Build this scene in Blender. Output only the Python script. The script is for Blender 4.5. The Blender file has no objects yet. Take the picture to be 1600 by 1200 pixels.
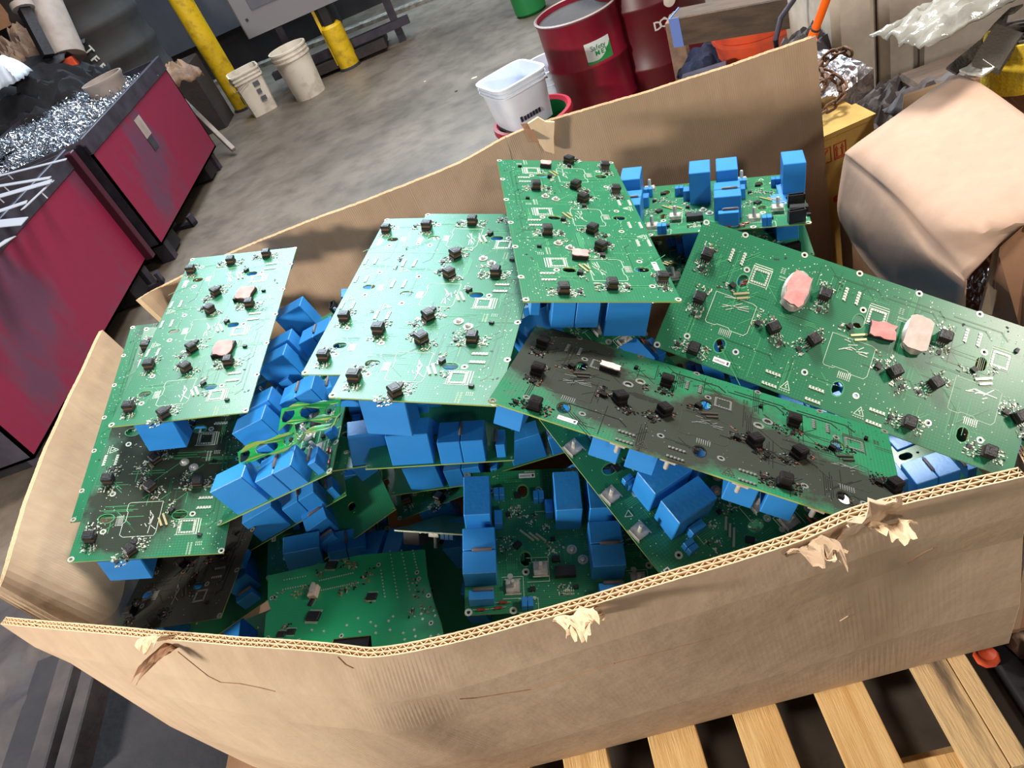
import bpy, bmesh, math, random
from mathutils import Vector, Matrix, noise
from mathutils.geometry import tessellate_polygon
random.seed(7)
sc = bpy.context.scene
COL = sc.collection
PI = math.pi
# ------------------------------------------------------------------ camera
F_PX = 1150.0
_n = Vector((620., 1300., 1150.)).normalized()
_d = Vector((-7300., 2516., 1150.)); _d -= _n * _d.dot(_n); _d.normalize()
AX = -_d; AZ = -_n; AY = AZ.cross(AX)              # world axes written in lens axes (x right, y down, z ahead)
RW = Matrix((AX, AY, AZ))                          # lens axes -> world
CAM = Vector((0, 0, 1.53))
cam = bpy.data.objects.new('camera', bpy.data.cameras.new('camera')); COL.objects.link(cam)
cam.data.sensor_width = 36.0; cam.data.lens = F_PX / 1600.0 * 36.0
cam.data.clip_start = .02; cam.data.clip_end = 100
right = RW @ Vector((1, 0, 0)); down = RW @ Vector((0, 1, 0)); fwd = RW @ Vector((0, 0, 1))
mw = Matrix((right, -down, -fwd)).transposed().to_4x4(); mw.translation = CAM
cam.matrix_world = mw
sc.camera = cam
def P(px, py, z):
    r = RW @ Vector(((px - 800) / F_PX, (py - 600) / F_PX, 1)); return CAM + r * ((z - CAM.z) / r.z)
def PY(px, py, y):
    r = RW @ Vector(((px - 800) / F_PX, (py - 600) / F_PX, 1)); return CAM + r * ((y - CAM.y) / r.y)
# ------------------------------------------------------------------ world, lights, exposure
w = bpy.data.worlds.new('hall'); sc.world = w; w.use_nodes = True
bg = w.node_tree.nodes['Background']; bg.inputs[0].default_value = (.80, .84, .95, 1); bg.inputs[1].default_value = .11
def area(name, loc, target, size, power, col, sy=None):
    l = bpy.data.lights.new(name, 'AREA'); l.energy = power; l.color = col; l.size = size
    if sy: l.shape = 'RECTANGLE'; l.size_y = sy
    o = bpy.data.objects.new(name, l); COL.objects.link(o); o.location = loc
    o.rotation_euler = (Vector(target) - Vector(loc)).to_track_quat('-Z', 'Y').to_euler(); return o
area('lamp_left', (-3.6, -.5, 1.9), (-.4, .8, .6), .40, 165, (1, .95, .88))
area('lamp_right', (2.9, .1, 2.7), (.5, 1.3, .75), .35, 46, (1, .90, .80))
area('lamp_front', (1.1, -2.8, 2.7), (.1, 1.4, .7), .30, 30, (1, .93, .85))
area('overhead_lamp', (1.3, 3.3, 4.3), (.1, 1.3, .6), 1.0, 250, (1, .96, .9))
area('roof_light', (-.9, 7.2, 4.7), (-.6, 3.2, .6), 2.6, 420, (.62, .84, 1), 4.2)
area('lamp_far', (-1.0, 4.6, 4.6), (-1.4, 4.8, 0), 1.2, 90, (1, .9, .8))
sc.view_settings.view_transform = 'Standard'; sc.view_settings.look = 'None'
sc.view_settings.gamma = 1; sc.view_settings.use_curve_mapping = False
sc.view_settings.exposure = 0.32
# ------------------------------------------------------------------ materials
def lin(c):
    return tuple((x / 12.92 if x <= .04045 else ((x + .055) / 1.055) ** 2.4) for x in c)
def rgb(r, g, b): return lin((r / 255, g / 255, b / 255)) + (1,)
def newmat(name):
    m = bpy.data.materials.new(name); m.use_nodes = True
    nt = m.node_tree; return m, nt, nt.nodes['Principled BSDF']
def N(nt, t, **kw):
    n = nt.nodes.new(t)
    for k, v in kw.items():
        if k.startswith('_'): setattr(n, k[1:], v)
        else: n.inputs[k.replace('__', ' ')].default_value = v
    return n
MATS = {}
def mat(name, col, rough=.6, metal=0, var=None, scale=8, bump=0, bscale=60, stretch=None, detail=4, ramp=(.35, .65), spec=None):
    """plain procedural material: two colours mixed by noise, fine relief by a second noise"""
    if name in MATS: return MATS[name]
    m, nt, b = newmat(name); L = nt.links.new
    b.inputs['Roughness'].default_value = rough; b.inputs['Metallic'].default_value = metal
    if spec is not None: b.inputs['Specular IOR Level'].default_value = spec
    tc = N(nt, 'ShaderNodeTexCoord'); mp = N(nt, 'ShaderNodeMapping')
    if stretch: mp.inputs['Scale'].default_value = stretch
    L(tc.outputs['Object'], mp.inputs['Vector'])
    b.inputs['Base Color'].default_value = col
    if var:
        ns = N(nt, 'ShaderNodeTexNoise', Scale=scale, Detail=detail, Roughness=.6); L(mp.outputs[0], ns.inputs['Vector'])
        rp = N(nt, 'ShaderNodeValToRGB'); rp.color_ramp.elements[0].position = ramp[0]; rp.color_ramp.elements[1].position = ramp[1]
        rp.color_ramp.elements[0].color = col; rp.color_ramp.elements[1].color = var
        L(ns.outputs[0], rp.inputs[0]); L(rp.outputs[0], b.inputs['Base Color'])
    if bump:
        n2 = N(nt, 'ShaderNodeTexNoise', Scale=bscale, Detail=5); L(mp.outputs[0], n2.inputs['Vector'])
        bp = N(nt, 'ShaderNodeBump', Strength=bump, Distance=.01); L(n2.outputs[0], bp.inputs['Height']); L(bp.outputs[0], b.inputs['Normal'])
    MATS[name] = m; return m
S = .24                                            # board width in metres; board layouts below are in board widths
def pcb_mat(name, soot=(), dark=rgb(34, 112, 76), light=rgb(52, 140, 96), amount=1.0, sootc=rgb(50, 44, 40)):
    m, nt, b = newmat(name); L = nt.links.new
    tc = N(nt, 'ShaderNodeTexCoord'); sp = N(nt, 'ShaderNodeSeparateXYZ'); L(tc.outputs['Object'], sp.inputs[0])
    # copper pours: blocky cells; dot grid; fine tracks
    vo = N(nt, 'ShaderNodeTexVoronoi', Scale=16.0, Randomness=.9); vo.distance = 'CHEBYCHEV'; L(tc.outputs['Object'], vo.inputs['Vector'])
    bw = N(nt, 'ShaderNodeRGBToBW'); L(vo.outputs['Color'], bw.inputs[0])
    st = N(nt, 'ShaderNodeMath', _operation='GREATER_THAN'); st.inputs[1].default_value = .52; L(bw.outputs[0], st.inputs[0])
    wv = N(nt, 'ShaderNodeTexWave', Scale=95.0, Distortion=.0); wv.bands_direction = 'Y'; L(tc.outputs['Object'], wv.inputs['Vector'])
    wt = N(nt, 'ShaderNodeMath', _operation='GREATER_THAN'); wt.inputs[1].default_value = .72; L(wv.outputs['Fac'], wt.inputs[0])
    def grid(axis):
        a = N(nt, 'ShaderNodeMath', _operation='MULTIPLY'); a.inputs[1].default_value = 210; L(sp.outputs[axis], a.inputs[0])
        f = N(nt, 'ShaderNodeMath', _operation='FRACT'); L(a.outputs[0], f.inputs[0])
        g = N(nt, 'ShaderNodeMath', _operation='GREATER_THAN'); g.inputs[1].default_value = .45; L(f.outputs[0], g.inputs[0]); return g
    gx, gy = grid(0), grid(1)
    gm = N(nt, 'ShaderNodeMath', _operation='MULTIPLY'); L(gx.outputs[0], gm.inputs[0]); L(gy.outputs[0], gm.inputs[1])
    inv = N(nt, 'ShaderNodeMath', _operation='SUBTRACT'); inv.inputs[0].default_value = 1; L(st.outputs[0], inv.inputs[1])
    a1 = N(nt, 'ShaderNodeMath', _operation='MULTIPLY'); L(gm.outputs[0], a1.inputs[0]); L(inv.outputs[0], a1.inputs[1])
    a2 = N(nt, 'ShaderNodeMath', _operation='MULTIPLY'); L(wt.outputs[0], a2.inputs[0]); L(st.outputs[0], a2.inputs[1])
    a3 = N(nt, 'ShaderNodeMath', _operation='ADD'); L(a1.outputs[0], a3.inputs[0]); L(a2.outputs[0], a3.inputs[1])
    a4 = N(nt, 'ShaderNodeMath', _operation='MULTIPLY'); a4.inputs[1].default_value = .42; L(a3.outputs[0], a4.inputs[0])
    mx = N(nt, 'ShaderNodeMix', _data_type='RGBA'); mx.inputs[6].default_value = dark; mx.inputs[7].default_value = light; L(a4.outputs[0], mx.inputs[0])
    # the edge of the laminate shows pale yellow green
    gm2 = N(nt, 'ShaderNodeSeparateXYZ'); L(tc.outputs['Normal'], gm2.inputs[0])
    ab = N(nt, 'ShaderNodeMath', _operation='ABSOLUTE'); L(gm2.outputs[2], ab.inputs[0])
    lt = N(nt, 'ShaderNodeMath', _operation='LESS_THAN'); lt.inputs[1].default_value = .5; L(ab.outputs[0], lt.inputs[0])
    me = N(nt, 'ShaderNodeMix', _data_type='RGBA'); me.inputs[7].default_value = rgb(150, 170, 90); L(lt.outputs[0], me.inputs[0]); L(mx.outputs[2], me.inputs[6])
    out = me.outputs[2]; b.inputs['Roughness'].default_value = .30
    if soot:
        acc = None
        for (u, v, r) in soot:
            vd = N(nt, 'ShaderNodeVectorMath', _operation='DISTANCE'); vd.inputs[1].default_value = (u * S, v * S, 0); L(tc.outputs['Object'], vd.inputs[0])
            mr = N(nt, 'ShaderNodeMapRange'); mr.inputs['From Min'].default_value = r * S; mr.inputs['From Max'].default_value = 0; L(vd.outputs['Value'], mr.inputs['Value'])
            if acc is None: acc = mr.outputs[0]
            else:
                ad = N(nt, 'ShaderNodeMath', _operation='ADD'); L(acc, ad.inputs[0]); L(mr.outputs[0], ad.inputs[1]); acc = ad.outputs[0]
        ns = N(nt, 'ShaderNodeTexNoise', Scale=14.0, Detail=6.0, Roughness=.65); L(tc.outputs['Object'], ns.inputs['Vector'])
        ms = N(nt, 'ShaderNodeMath', _operation='MULTIPLY_ADD'); ms.inputs[1].default_value = 1.6; ms.inputs[2].default_value = -.8; L(ns.outputs[0], ms.inputs[0])
        sm = N(nt, 'ShaderNodeMath', _operation='ADD'); L(acc, sm.inputs[0]); L(ms.outputs[0], sm.inputs[1])
        rp = N(nt, 'ShaderNodeMapRange'); rp.inputs['From Min'].default_value = .05; rp.inputs['From Max'].default_value = .55; rp.inputs['To Max'].default_value = .96 * amount; L(sm.outputs[0], rp.inputs['Value'])
        mz = N(nt, 'ShaderNodeMix', _data_type='RGBA'); mz.inputs[7].default_value = sootc; L(rp.outputs[0], mz.inputs[0]); L(out, mz.inputs[6])
        out = mz.outputs[2]
        rr = N(nt, 'ShaderNodeMapRange'); rr.inputs['To Min'].default_value = .30; rr.inputs['To Max'].default_value = .75; L(rp.outputs[0], rr.inputs['Value']); L(rr.outputs[0], b.inputs['Roughness'])
        rs_ = N(nt, 'ShaderNodeMapRange'); rs_.inputs['To Min'].default_value = .5; rs_.inputs['To Max'].default_value = .12; L(rp.outputs[0], rs_.inputs['Value']); L(rs_.outputs[0], b.inputs['Specular IOR Level'])
    L(out, b.inputs['Base Color'])
    bp = N(nt, 'ShaderNodeBump', Strength=.25, Distance=.0006); L(a3.outputs[0], bp.inputs['Height']); L(bp.outputs[0], b.inputs['Normal'])
    MATS[name] = m; return m
pcb_mat('pcb_green')
pcb_mat('pcb_sooty_bar', [(.05, .35, .45), (.45, .45, .5), (.9, .75, .5), (1.35, .6, .45), (1.75, .7, .4), (2.1, .75, .35), (.3, .1, .3), (1.25, .35, .25)], amount=.97)
pcb_mat('pcb_sooty_left', [(1.55, .5, .45), (1.8, .75, .42), (2.0, .62, .35), (1.3, .3, .5), (1.1, .7, .5)], amount=.93)
pcb_mat('pcb_sooty_all', [(2.0, .5, .9), (1.5, .5, .9), (1.0, .5, .9)], dark=rgb(8, 44, 30), light=rgb(14, 60, 40), amount=.8)
def cap_mat(name, c1, c2):
    return mat(name, c1, .38, 0, c2, scale=9, stretch=(1, 1, 3), bump=.05, bscale=180, ramp=(.3, .8))
cap_mat('cap_blue', rgb(44, 134, 208), rgb(36, 120, 194))
mat('black_plastic', rgb(26, 25, 27), .42, bump=.1, bscale=200)
mat('grey_plastic', rgb(88, 84, 88), .55)
mat('coil_brown', rgb(92, 62, 30), .5)
mat('solder', rgb(205, 208, 196), .4, .5)
mat('white_print', rgb(196, 212, 190), .6)
mat('pale_track', rgb(70, 160, 104), .35)
mat('dark_track', rgb(18, 92, 56), .35)
mat('tan_chip', rgb(160, 138, 100), .5)
mat('grey_chip', rgb(110, 112, 108), .5)
mat('pink_pad', rgb(232, 166, 158), .75, 0, rgb(214, 140, 136), scale=40, bump=.15)
mat('pale_pad', rgb(222, 204, 192), .6, 0, rgb(205, 185, 172), scale=60)
mat('copper', rgb(168, 98, 78), .4, .5)
mat('steel', rgb(214, 212, 204), .35, .45, rgb(180, 178, 170), scale=90)
mat('gold_pin', rgb(222, 208, 160), .3, .7)
mat('red_glaze', rgb(140, 42, 34), .35)
mat('sooty_black', rgb(28, 25, 24), .8, bump=.2, bscale=150, spec=.15)
mat('yellow_wire', rgb(150, 150, 40), .5)
mat('sticker_white', rgb(235, 235, 238), .5)
mat('ink', rgb(40, 40, 50), .6)
def card_mat(name, c1, c2, flute=True, strength=.35):
    m, nt, b = newmat(name); L = nt.links.new
    b.inputs['Roughness'].default_value = .85; b.inputs['Specular IOR Level'].default_value = .15
    tc = N(nt, 'ShaderNodeTexCoord'); uv = N(nt, 'ShaderNodeUVMap')
    ns = N(nt, 'ShaderNodeTexNoise', Scale=3.0, Detail=6.0); L(tc.outputs['Object'], ns.inputs['Vector'])
    n3 = N(nt, 'ShaderNodeTexNoise', Scale=40.0, Detail=4.0)
    mp = N(nt, 'ShaderNodeMapping'); mp.inputs['Scale'].default_value = (1, 1, .25); L(tc.outputs['Object'], mp.inputs['Vector']); L(mp.outputs[0], n3.inputs['Vector'])
    ad = N(nt, 'ShaderNodeMath', _operation='MULTIPLY_ADD'); ad.inputs[1].default_value = .35; L(n3.outputs[0], ad.inputs[0]); L(ns.outputs[0], ad.inputs[2])
    rp = N(nt, 'ShaderNodeValToRGB'); rp.color_ramp.elements[0].position = .5; rp.color_ramp.elements[1].position = .85
    rp.color_ramp.elements[0].color = c1; rp.color_ramp.elements[1].color = c2; L(ad.outputs[0], rp.inputs[0]); L(rp.outputs[0], b.inputs['Base Color'])
    hs = N(nt, 'ShaderNodeTexNoise', Scale=25.0, Detail=6.0); L(tc.outputs['Object'], hs.inputs['Vector'])
    h = hs.outputs[0]
    if flute:
        wv = N(nt, 'ShaderNodeTexWave', Scale=1.0); wv.bands_direction = 'X'; wv.inputs['Distortion'].default_value = .6
        m2 = N(nt, 'ShaderNodeMapping'); m2.inputs['Scale'].default_value = (38, 2, 1); L(uv.outputs[0], m2.inputs['Vector']); L(m2.outputs[0], wv.inputs['Vector'])
        a = N(nt, 'ShaderNodeMath', _operation='MULTIPLY_ADD'); a.inputs[1].default_value = .13; L(wv.outputs['Fac'], a.inputs[0]); L(hs.outputs[0], a.inputs[2]); h = a.outputs[0]
    bp = N(nt, 'ShaderNodeBump', Strength=strength, Distance=.006); L(h, bp.inputs['Height']); L(bp.outputs[0], b.inputs['Normal'])
    MATS[name] = m; return m
card_mat('cardboard', rgb(164, 136, 108), rgb(180, 152, 124))
card_mat('cardboard_outer', rgb(174, 148, 122), rgb(194, 170, 142), False, .35)
card_mat('cardboard_smooth', rgb(172, 142, 122), rgb(186, 156, 136), False, .2)
card_mat('cardboard_torn', rgb(205, 172, 135), rgb(222, 194, 158), False, .6)
card_mat('cardboard_brown', rgb(140, 104, 78), rgb(160, 122, 94), False, .4)
# ------------------------------------------------------------------ mesh helpers
class MB:
    def __init__(s): s.v = []; s.f = []; s.m = []
    def add(s, vs, fs, mi=0):
        o = len(s.v); s.v += [tuple(x) for x in vs]; s.f += [tuple(i + o for i in q) for q in fs]; s.m += [mi] * len(fs)
    def box(s, x0, y0, z0, x1, y1, z1, mi=0, M=None, bev=0):
        if bev:
            b = min(bev, (x1 - x0) * .45, (y1 - y0) * .45, (z1 - z0) * .45)
            vs = []
            for z, i in ((z0, 0), (z1 - b, 0), (z1, b)):
                for (x, y) in ((x0 + i, y0 + b + i * 0), (x0 + b, y0 + i), (x1 - b, y0 + i), (x1 - i, y0 + b), (x1 - i, y1 - b), (x1 - b, y1 - i), (x0 + b, y1 - i), (x0 + i, y1 - b)):
                    vs.append((x, y, z))
            fs = [tuple(range(7, -1, -1)), tuple(range(16, 24))]
            for k in (0, 8):
                for j in range(8): fs.append((k + j, k + (j + 1) % 8, k + 8 + (j + 1) % 8, k + 8 + j))
        else:
            vs = [(x0, y0, z0), (x1, y0, z0), (x1, y1, z0), (x0, y1, z0), (x0, y0, z1), (x1, y0, z1), (x1, y1, z1), (x0, y1, z1)]
            fs = [(3, 2, 1, 0), (4, 5, 6, 7), (0, 1, 5, 4), (1, 2, 6, 5), (2, 3, 7, 6), (3, 0, 4, 7)]
        if M is not None: vs = [M @ Vector(v) for v in vs]
        s.add(vs, fs, mi)
    def rbox(s, cx, cy, ang, lx, ly, z0, z1, mi=0):
        s.box(-lx / 2, -ly / 2, z0, lx / 2, ly / 2, z1, mi, Matrix.Translation((cx, cy, 0)) @ Matrix.Rotation(ang, 4, 'Z'))
    def prism(s, pts, z0, z1, mi=0, M=None):
        n = len(pts); vs = [(x, y, z0) for x, y in pts] + [(x, y, z1) for x, y in pts]
        if M is not None: vs = [M @ Vector(v) for v in vs]
        s.add(vs, [tuple(range(n - 1, -1, -1)), tuple(range(n, 2 * n))] + [(i, (i + 1) % n, n + (i + 1) % n, n + i) for i in range(n)], mi)
    def lathe(s, prof, n=24, mi=0, M=None, cap0=True, cap1=True, sx=1, sy=1):
        vs = []
        for r, z in prof:
            for i in range(n): a = 2 * PI * i / n; vs.append((r * math.cos(a) * sx, r * math.sin(a) * sy, z))
        if M is not None: vs = [M @ Vector(v) for v in vs]
        fs = [(k * n + i, k * n + (i + 1) % n, (k + 1) * n + (i + 1) % n, (k + 1) * n + i) for k in range(len(prof) - 1) for i in range(n)]
        if cap0: fs.append(tuple(range(n - 1, -1, -1)))
        if cap1: k = (len(prof) - 1) * n; fs.append(tuple(range(k, k + n)))
        s.add(vs, fs, mi)
    def ring(s, cx, cy, r0, r1, z0, z1, mi=0, n=10, sx=1, sy=1):
        vs = []
        for r, z in ((r0, z0), (r0, z1), (r1, z1), (r1, z0)):
            for i in range(n): a = 2 * PI * i / n; vs.append((cx + r * math.cos(a) * sx, cy + r * math.sin(a) * sy, z))
        s.add(vs, [(k * n + i, k * n + (i + 1) % n, (k + 1) % 4 * n + (i + 1) % n, (k + 1) % 4 * n + i) for k in range(3) for i in range(n)], mi)
    def tube(s, pts, r, n=8, mi=0, r2=None):
        pts = [Vector(p) for p in pts]; k = len(pts); vs = []
        up = Vector((0, 0, 1))
        for i, p in enumerate(pts):
            t = (pts[min(i + 1, k - 1)] - pts[max(i - 1, 0)]).normalized()
            a = t.cross(up)
            if a.length < .05: a = t.cross(Vector((1, 0, 0)))
            a.normalize(); b = t.cross(a); rr = r if r2 is None else r + (r2 - r) * i / (k - 1)
            for j in range(n):
                an = 2 * PI * j / n; vs.append(p + a * math.cos(an) * rr + b * math.sin(an) * rr)
        s.add(vs, [(i * n + j, i * n + (j + 1) % n, (i + 1) * n + (j + 1) % n, (i + 1) * n + j) for i in range(k - 1) for j in range(n)] + [tuple(range(n)), tuple(range((k - 1) * n + n - 1, (k - 1) * n - 1, -1))], mi)
    def mesh(s, name, mats, smooth=False):
        me = bpy.data.meshes.new(name); me.from_pydata(s.v, [], s.f)
        for m in mats: me.materials.append(MATS[m] if isinstance(m, str) else m)
        me.polygons.foreach_set('material_index', s.m)
        if smooth: me.polygons.foreach_set('use_smooth', [True] * len(s.f))
        bm = bmesh.new(); bm.from_mesh(me); bmesh.ops.recalc_face_normals(bm, faces=bm.faces[:]); bm.to_mesh(me); bm.free()
        if smooth:
            try: me.set_sharp_from_angle(angle=math.radians(40))
            except Exception: pass
        return me
    def build(s, name, mats, parent=None, smooth=False, kind=None, label=None):
        return link(name, s.mesh(name, mats, smooth), parent, kind=kind, label=label)
def link(name, data, parent=None, M=None, kind=None, label=None):
    o = bpy.data.objects.new(name, data); COL.objects.link(o)
    if parent is not None: o.parent = parent
    if M is not None: o.matrix_local = M
    if kind: o['kind'] = kind
    if label: o['label'] = label
    return o
def tag(o, label, cat, group=None, kind=None):
    o['label'] = label; o['category'] = cat
    if group: o['group'] = group
    if kind: o['kind'] = kind
    return o
def thing(name, label, cat, loc=(0, 0, 0), rz=0, group=None):
    o = bpy.data.objects.new(name, None); COL.objects.link(o); o.location = loc; o.rotation_euler = (0, 0, rz); o.empty_display_size = .05
    return tag(o, label, cat, group)
# ------------------------------------------------------------------ the hall
def floor_mat():
    m, nt, b = newmat('floor_concrete'); L = nt.links.new
    tc = N(nt, 'ShaderNodeTexCoord')
    n1 = N(nt, 'ShaderNodeTexNoise', Scale=.9, Detail=8.0, Roughness=.6); L(tc.outputs['Object'], n1.inputs['Vector'])
    r1 = N(nt, 'ShaderNodeValToRGB'); e = r1.color_ramp.elements; e[0].position = .36; e[1].position = .66
    e[0].color = rgb(84, 74, 64); e[1].color = rgb(122, 110, 98); L(n1.outputs[0], r1.inputs[0])
    n2 = N(nt, 'ShaderNodeTexNoise', Scale=6.0, Detail=8.0, Roughness=.7); L(tc.outputs['Object'], n2.inputs['Vector'])
    r2 = N(nt, 'ShaderNodeValToRGB'); e = r2.color_ramp.elements; e[0].position = .30; e[1].position = .55; e[0].color = (.55, .55, .55, 1); e[1].color = (1, 1, 1, 1); L(n2.outputs[0], r2.inputs[0])
    mu = N(nt, 'ShaderNodeMix', _data_type='RGBA', _blend_type='MULTIPLY'); mu.inputs[0].default_value = .8; L(r1.outputs[0], mu.inputs[6]); L(r2.outputs[0], mu.inputs[7]); L(mu.outputs[2], b.inputs['Base Color'])
    rr = N(nt, 'ShaderNodeMapRange'); rr.inputs['To Min'].default_value = .30; rr.inputs['To Max'].default_value = .62; L(n2.outputs[0], rr.inputs['Value']); L(rr.outputs[0], b.inputs['Roughness'])
    bp = N(nt, 'ShaderNodeBump', Strength=.25, Distance=.01); L(n2.outputs[0], bp.inputs['Height']); L(bp.outputs[0], b.inputs['Normal'])
    MATS['floor_concrete'] = m
floor_mat()
mat('wall_grime', rgb(60, 52, 50), .8, 0, rgb(38, 34, 36), scale=2, bump=.3)
mat('kerb_paint', rgb(150, 140, 128), .7, 0, rgb(90, 84, 78), scale=14)
mb = MB(); mb.box(-9, -3.5, -.1, 5, 13, 0); o = mb.build('floor', ['floor_concrete'], kind='structure')
mb = MB(); mb.box(-9, 13, 0, 5, 13.2, 5); mb.build('wall_back', ['wall_grime'], kind='structure')
mb = MB(); mb.box(-9.2, -3.5, 0, -9, 13.2, 5); mb.build('wall_left', ['wall_grime'], kind='structure')
mb = MB(); mb.box(5, -3.5, 0, 5.2, 13.2, 5); mb.build('wall_right', ['wall_grime'], kind='structure')
# kerb behind the yellow posts
a, b_ = P(455, 88, 0), P(700, -8, 0); d = (b_ - a).normalized(); nrm = Vector((-d.y, d.x, 0))
mb = MB(); q = [a - d * 2.2, a + d * 3.2]; pts = [q[0], q[1], q[1] + nrm * .12, q[0] + nrm * .12]
mb.prism([(p.x, p.y) for p in pts], 0, .035); mb.build('trim_1', ['kerb_paint'], kind='structure')
# ------------------------------------------------------------------ circuit boards
# one product, seen from both sides. u runs along the length (0..2.25), v across (0..1), unit = board width S.
# local -z side carries the transformers, local +z side the blue capacitors.
LB = 2.25; TH = .0022; PITCH = .777
def outline_with_holes(holes, pts):
    rings = [[Vector((u * S, v * S, 0)) for u, v in pts]]
    for cu, cv, ru, rv in holes:
        n = 12 if ru > .02 else 8; r = []
        for i in range(n):
            a = 2 * PI * i / n + PI / n
            x = cu + ru * math.cos(a); y = cv + ru * math.sin(a) + (rv - ru) * (1 if math.sin(a) > 0 else -1)
            r.append(Vector((x * S, y * S, 0)))
        rings.append(r)
    tri = tessellate_polygon(rings); flat = [p for r in rings for p in r]; n = len(flat)
    vs = [(p.x, p.y, -TH / 2) for p in flat] + [(p.x, p.y, TH / 2) for p in flat]
    fs = [tuple(t) for t in tri] + [tuple(i + n for i in reversed(t)) for t in tri]
    k = 0
    for r in rings:
        m = len(r)
        for i in range(m): fs.append((k + i, k + (i + 1) % m, n + k + (i + 1) % m, n + k + i))
        k += m
    mb = MB(); mb.add(vs, fs); return mb
SLOTS = [(.388 + k * .768, .346) for k in range(3)] + [(.394 + k * .766, .836) for k in range(3)]
MOUNT = [(.022, .018), (.295, .014), (.702, .014), (1.07, .014), (1.457, .014), (1.84, .015), (2.23, .018), (.022, .982), (2.23, .982),
         (.385, .258), (1.161, .258), (1.924, .26), (.180, .853), (.502, .84), (.942, .808), (1.277, .838), (1.722, .842), (2.03, .83)]
STUDS = [(.751, .319), (.687, .392), (1.521, .324), (1.47, .398)]
HOLES = [(u, v, .033, .048) for u, v in SLOTS] + [(u, v, .011, .011) for u, v in MOUNT] + [(u, v, .02, .02) for u, v in STUDS]
TRANS = [(.107, .262, 90), (.163, .581, 90), (.247, .93, 180), (.668, .603, 46), (.926, .588, 129), (.90, .258, 90), (.895 - .03, .93, 180),
         (1.445, .605, 46), (1.69, .586, 129), (1.668, .263, 90), (1.61, .893, 180), (2.2, .607, 46), (2.083, .894, 180)]
TRANS = [t for t in TRANS if t[:2] != (.895 - .03, .93)]
mbs = outline_with_holes(HOLES, [(0, 0), (LB, 0), (LB, 1), (0, 1)])
MESH = {}
def sub_mesh(m):
    key = 'sub_' + m
    if key not in MESH: MESH[key] = mbs.mesh('laminate_' + m, [m])
    return MESH[key]
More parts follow.
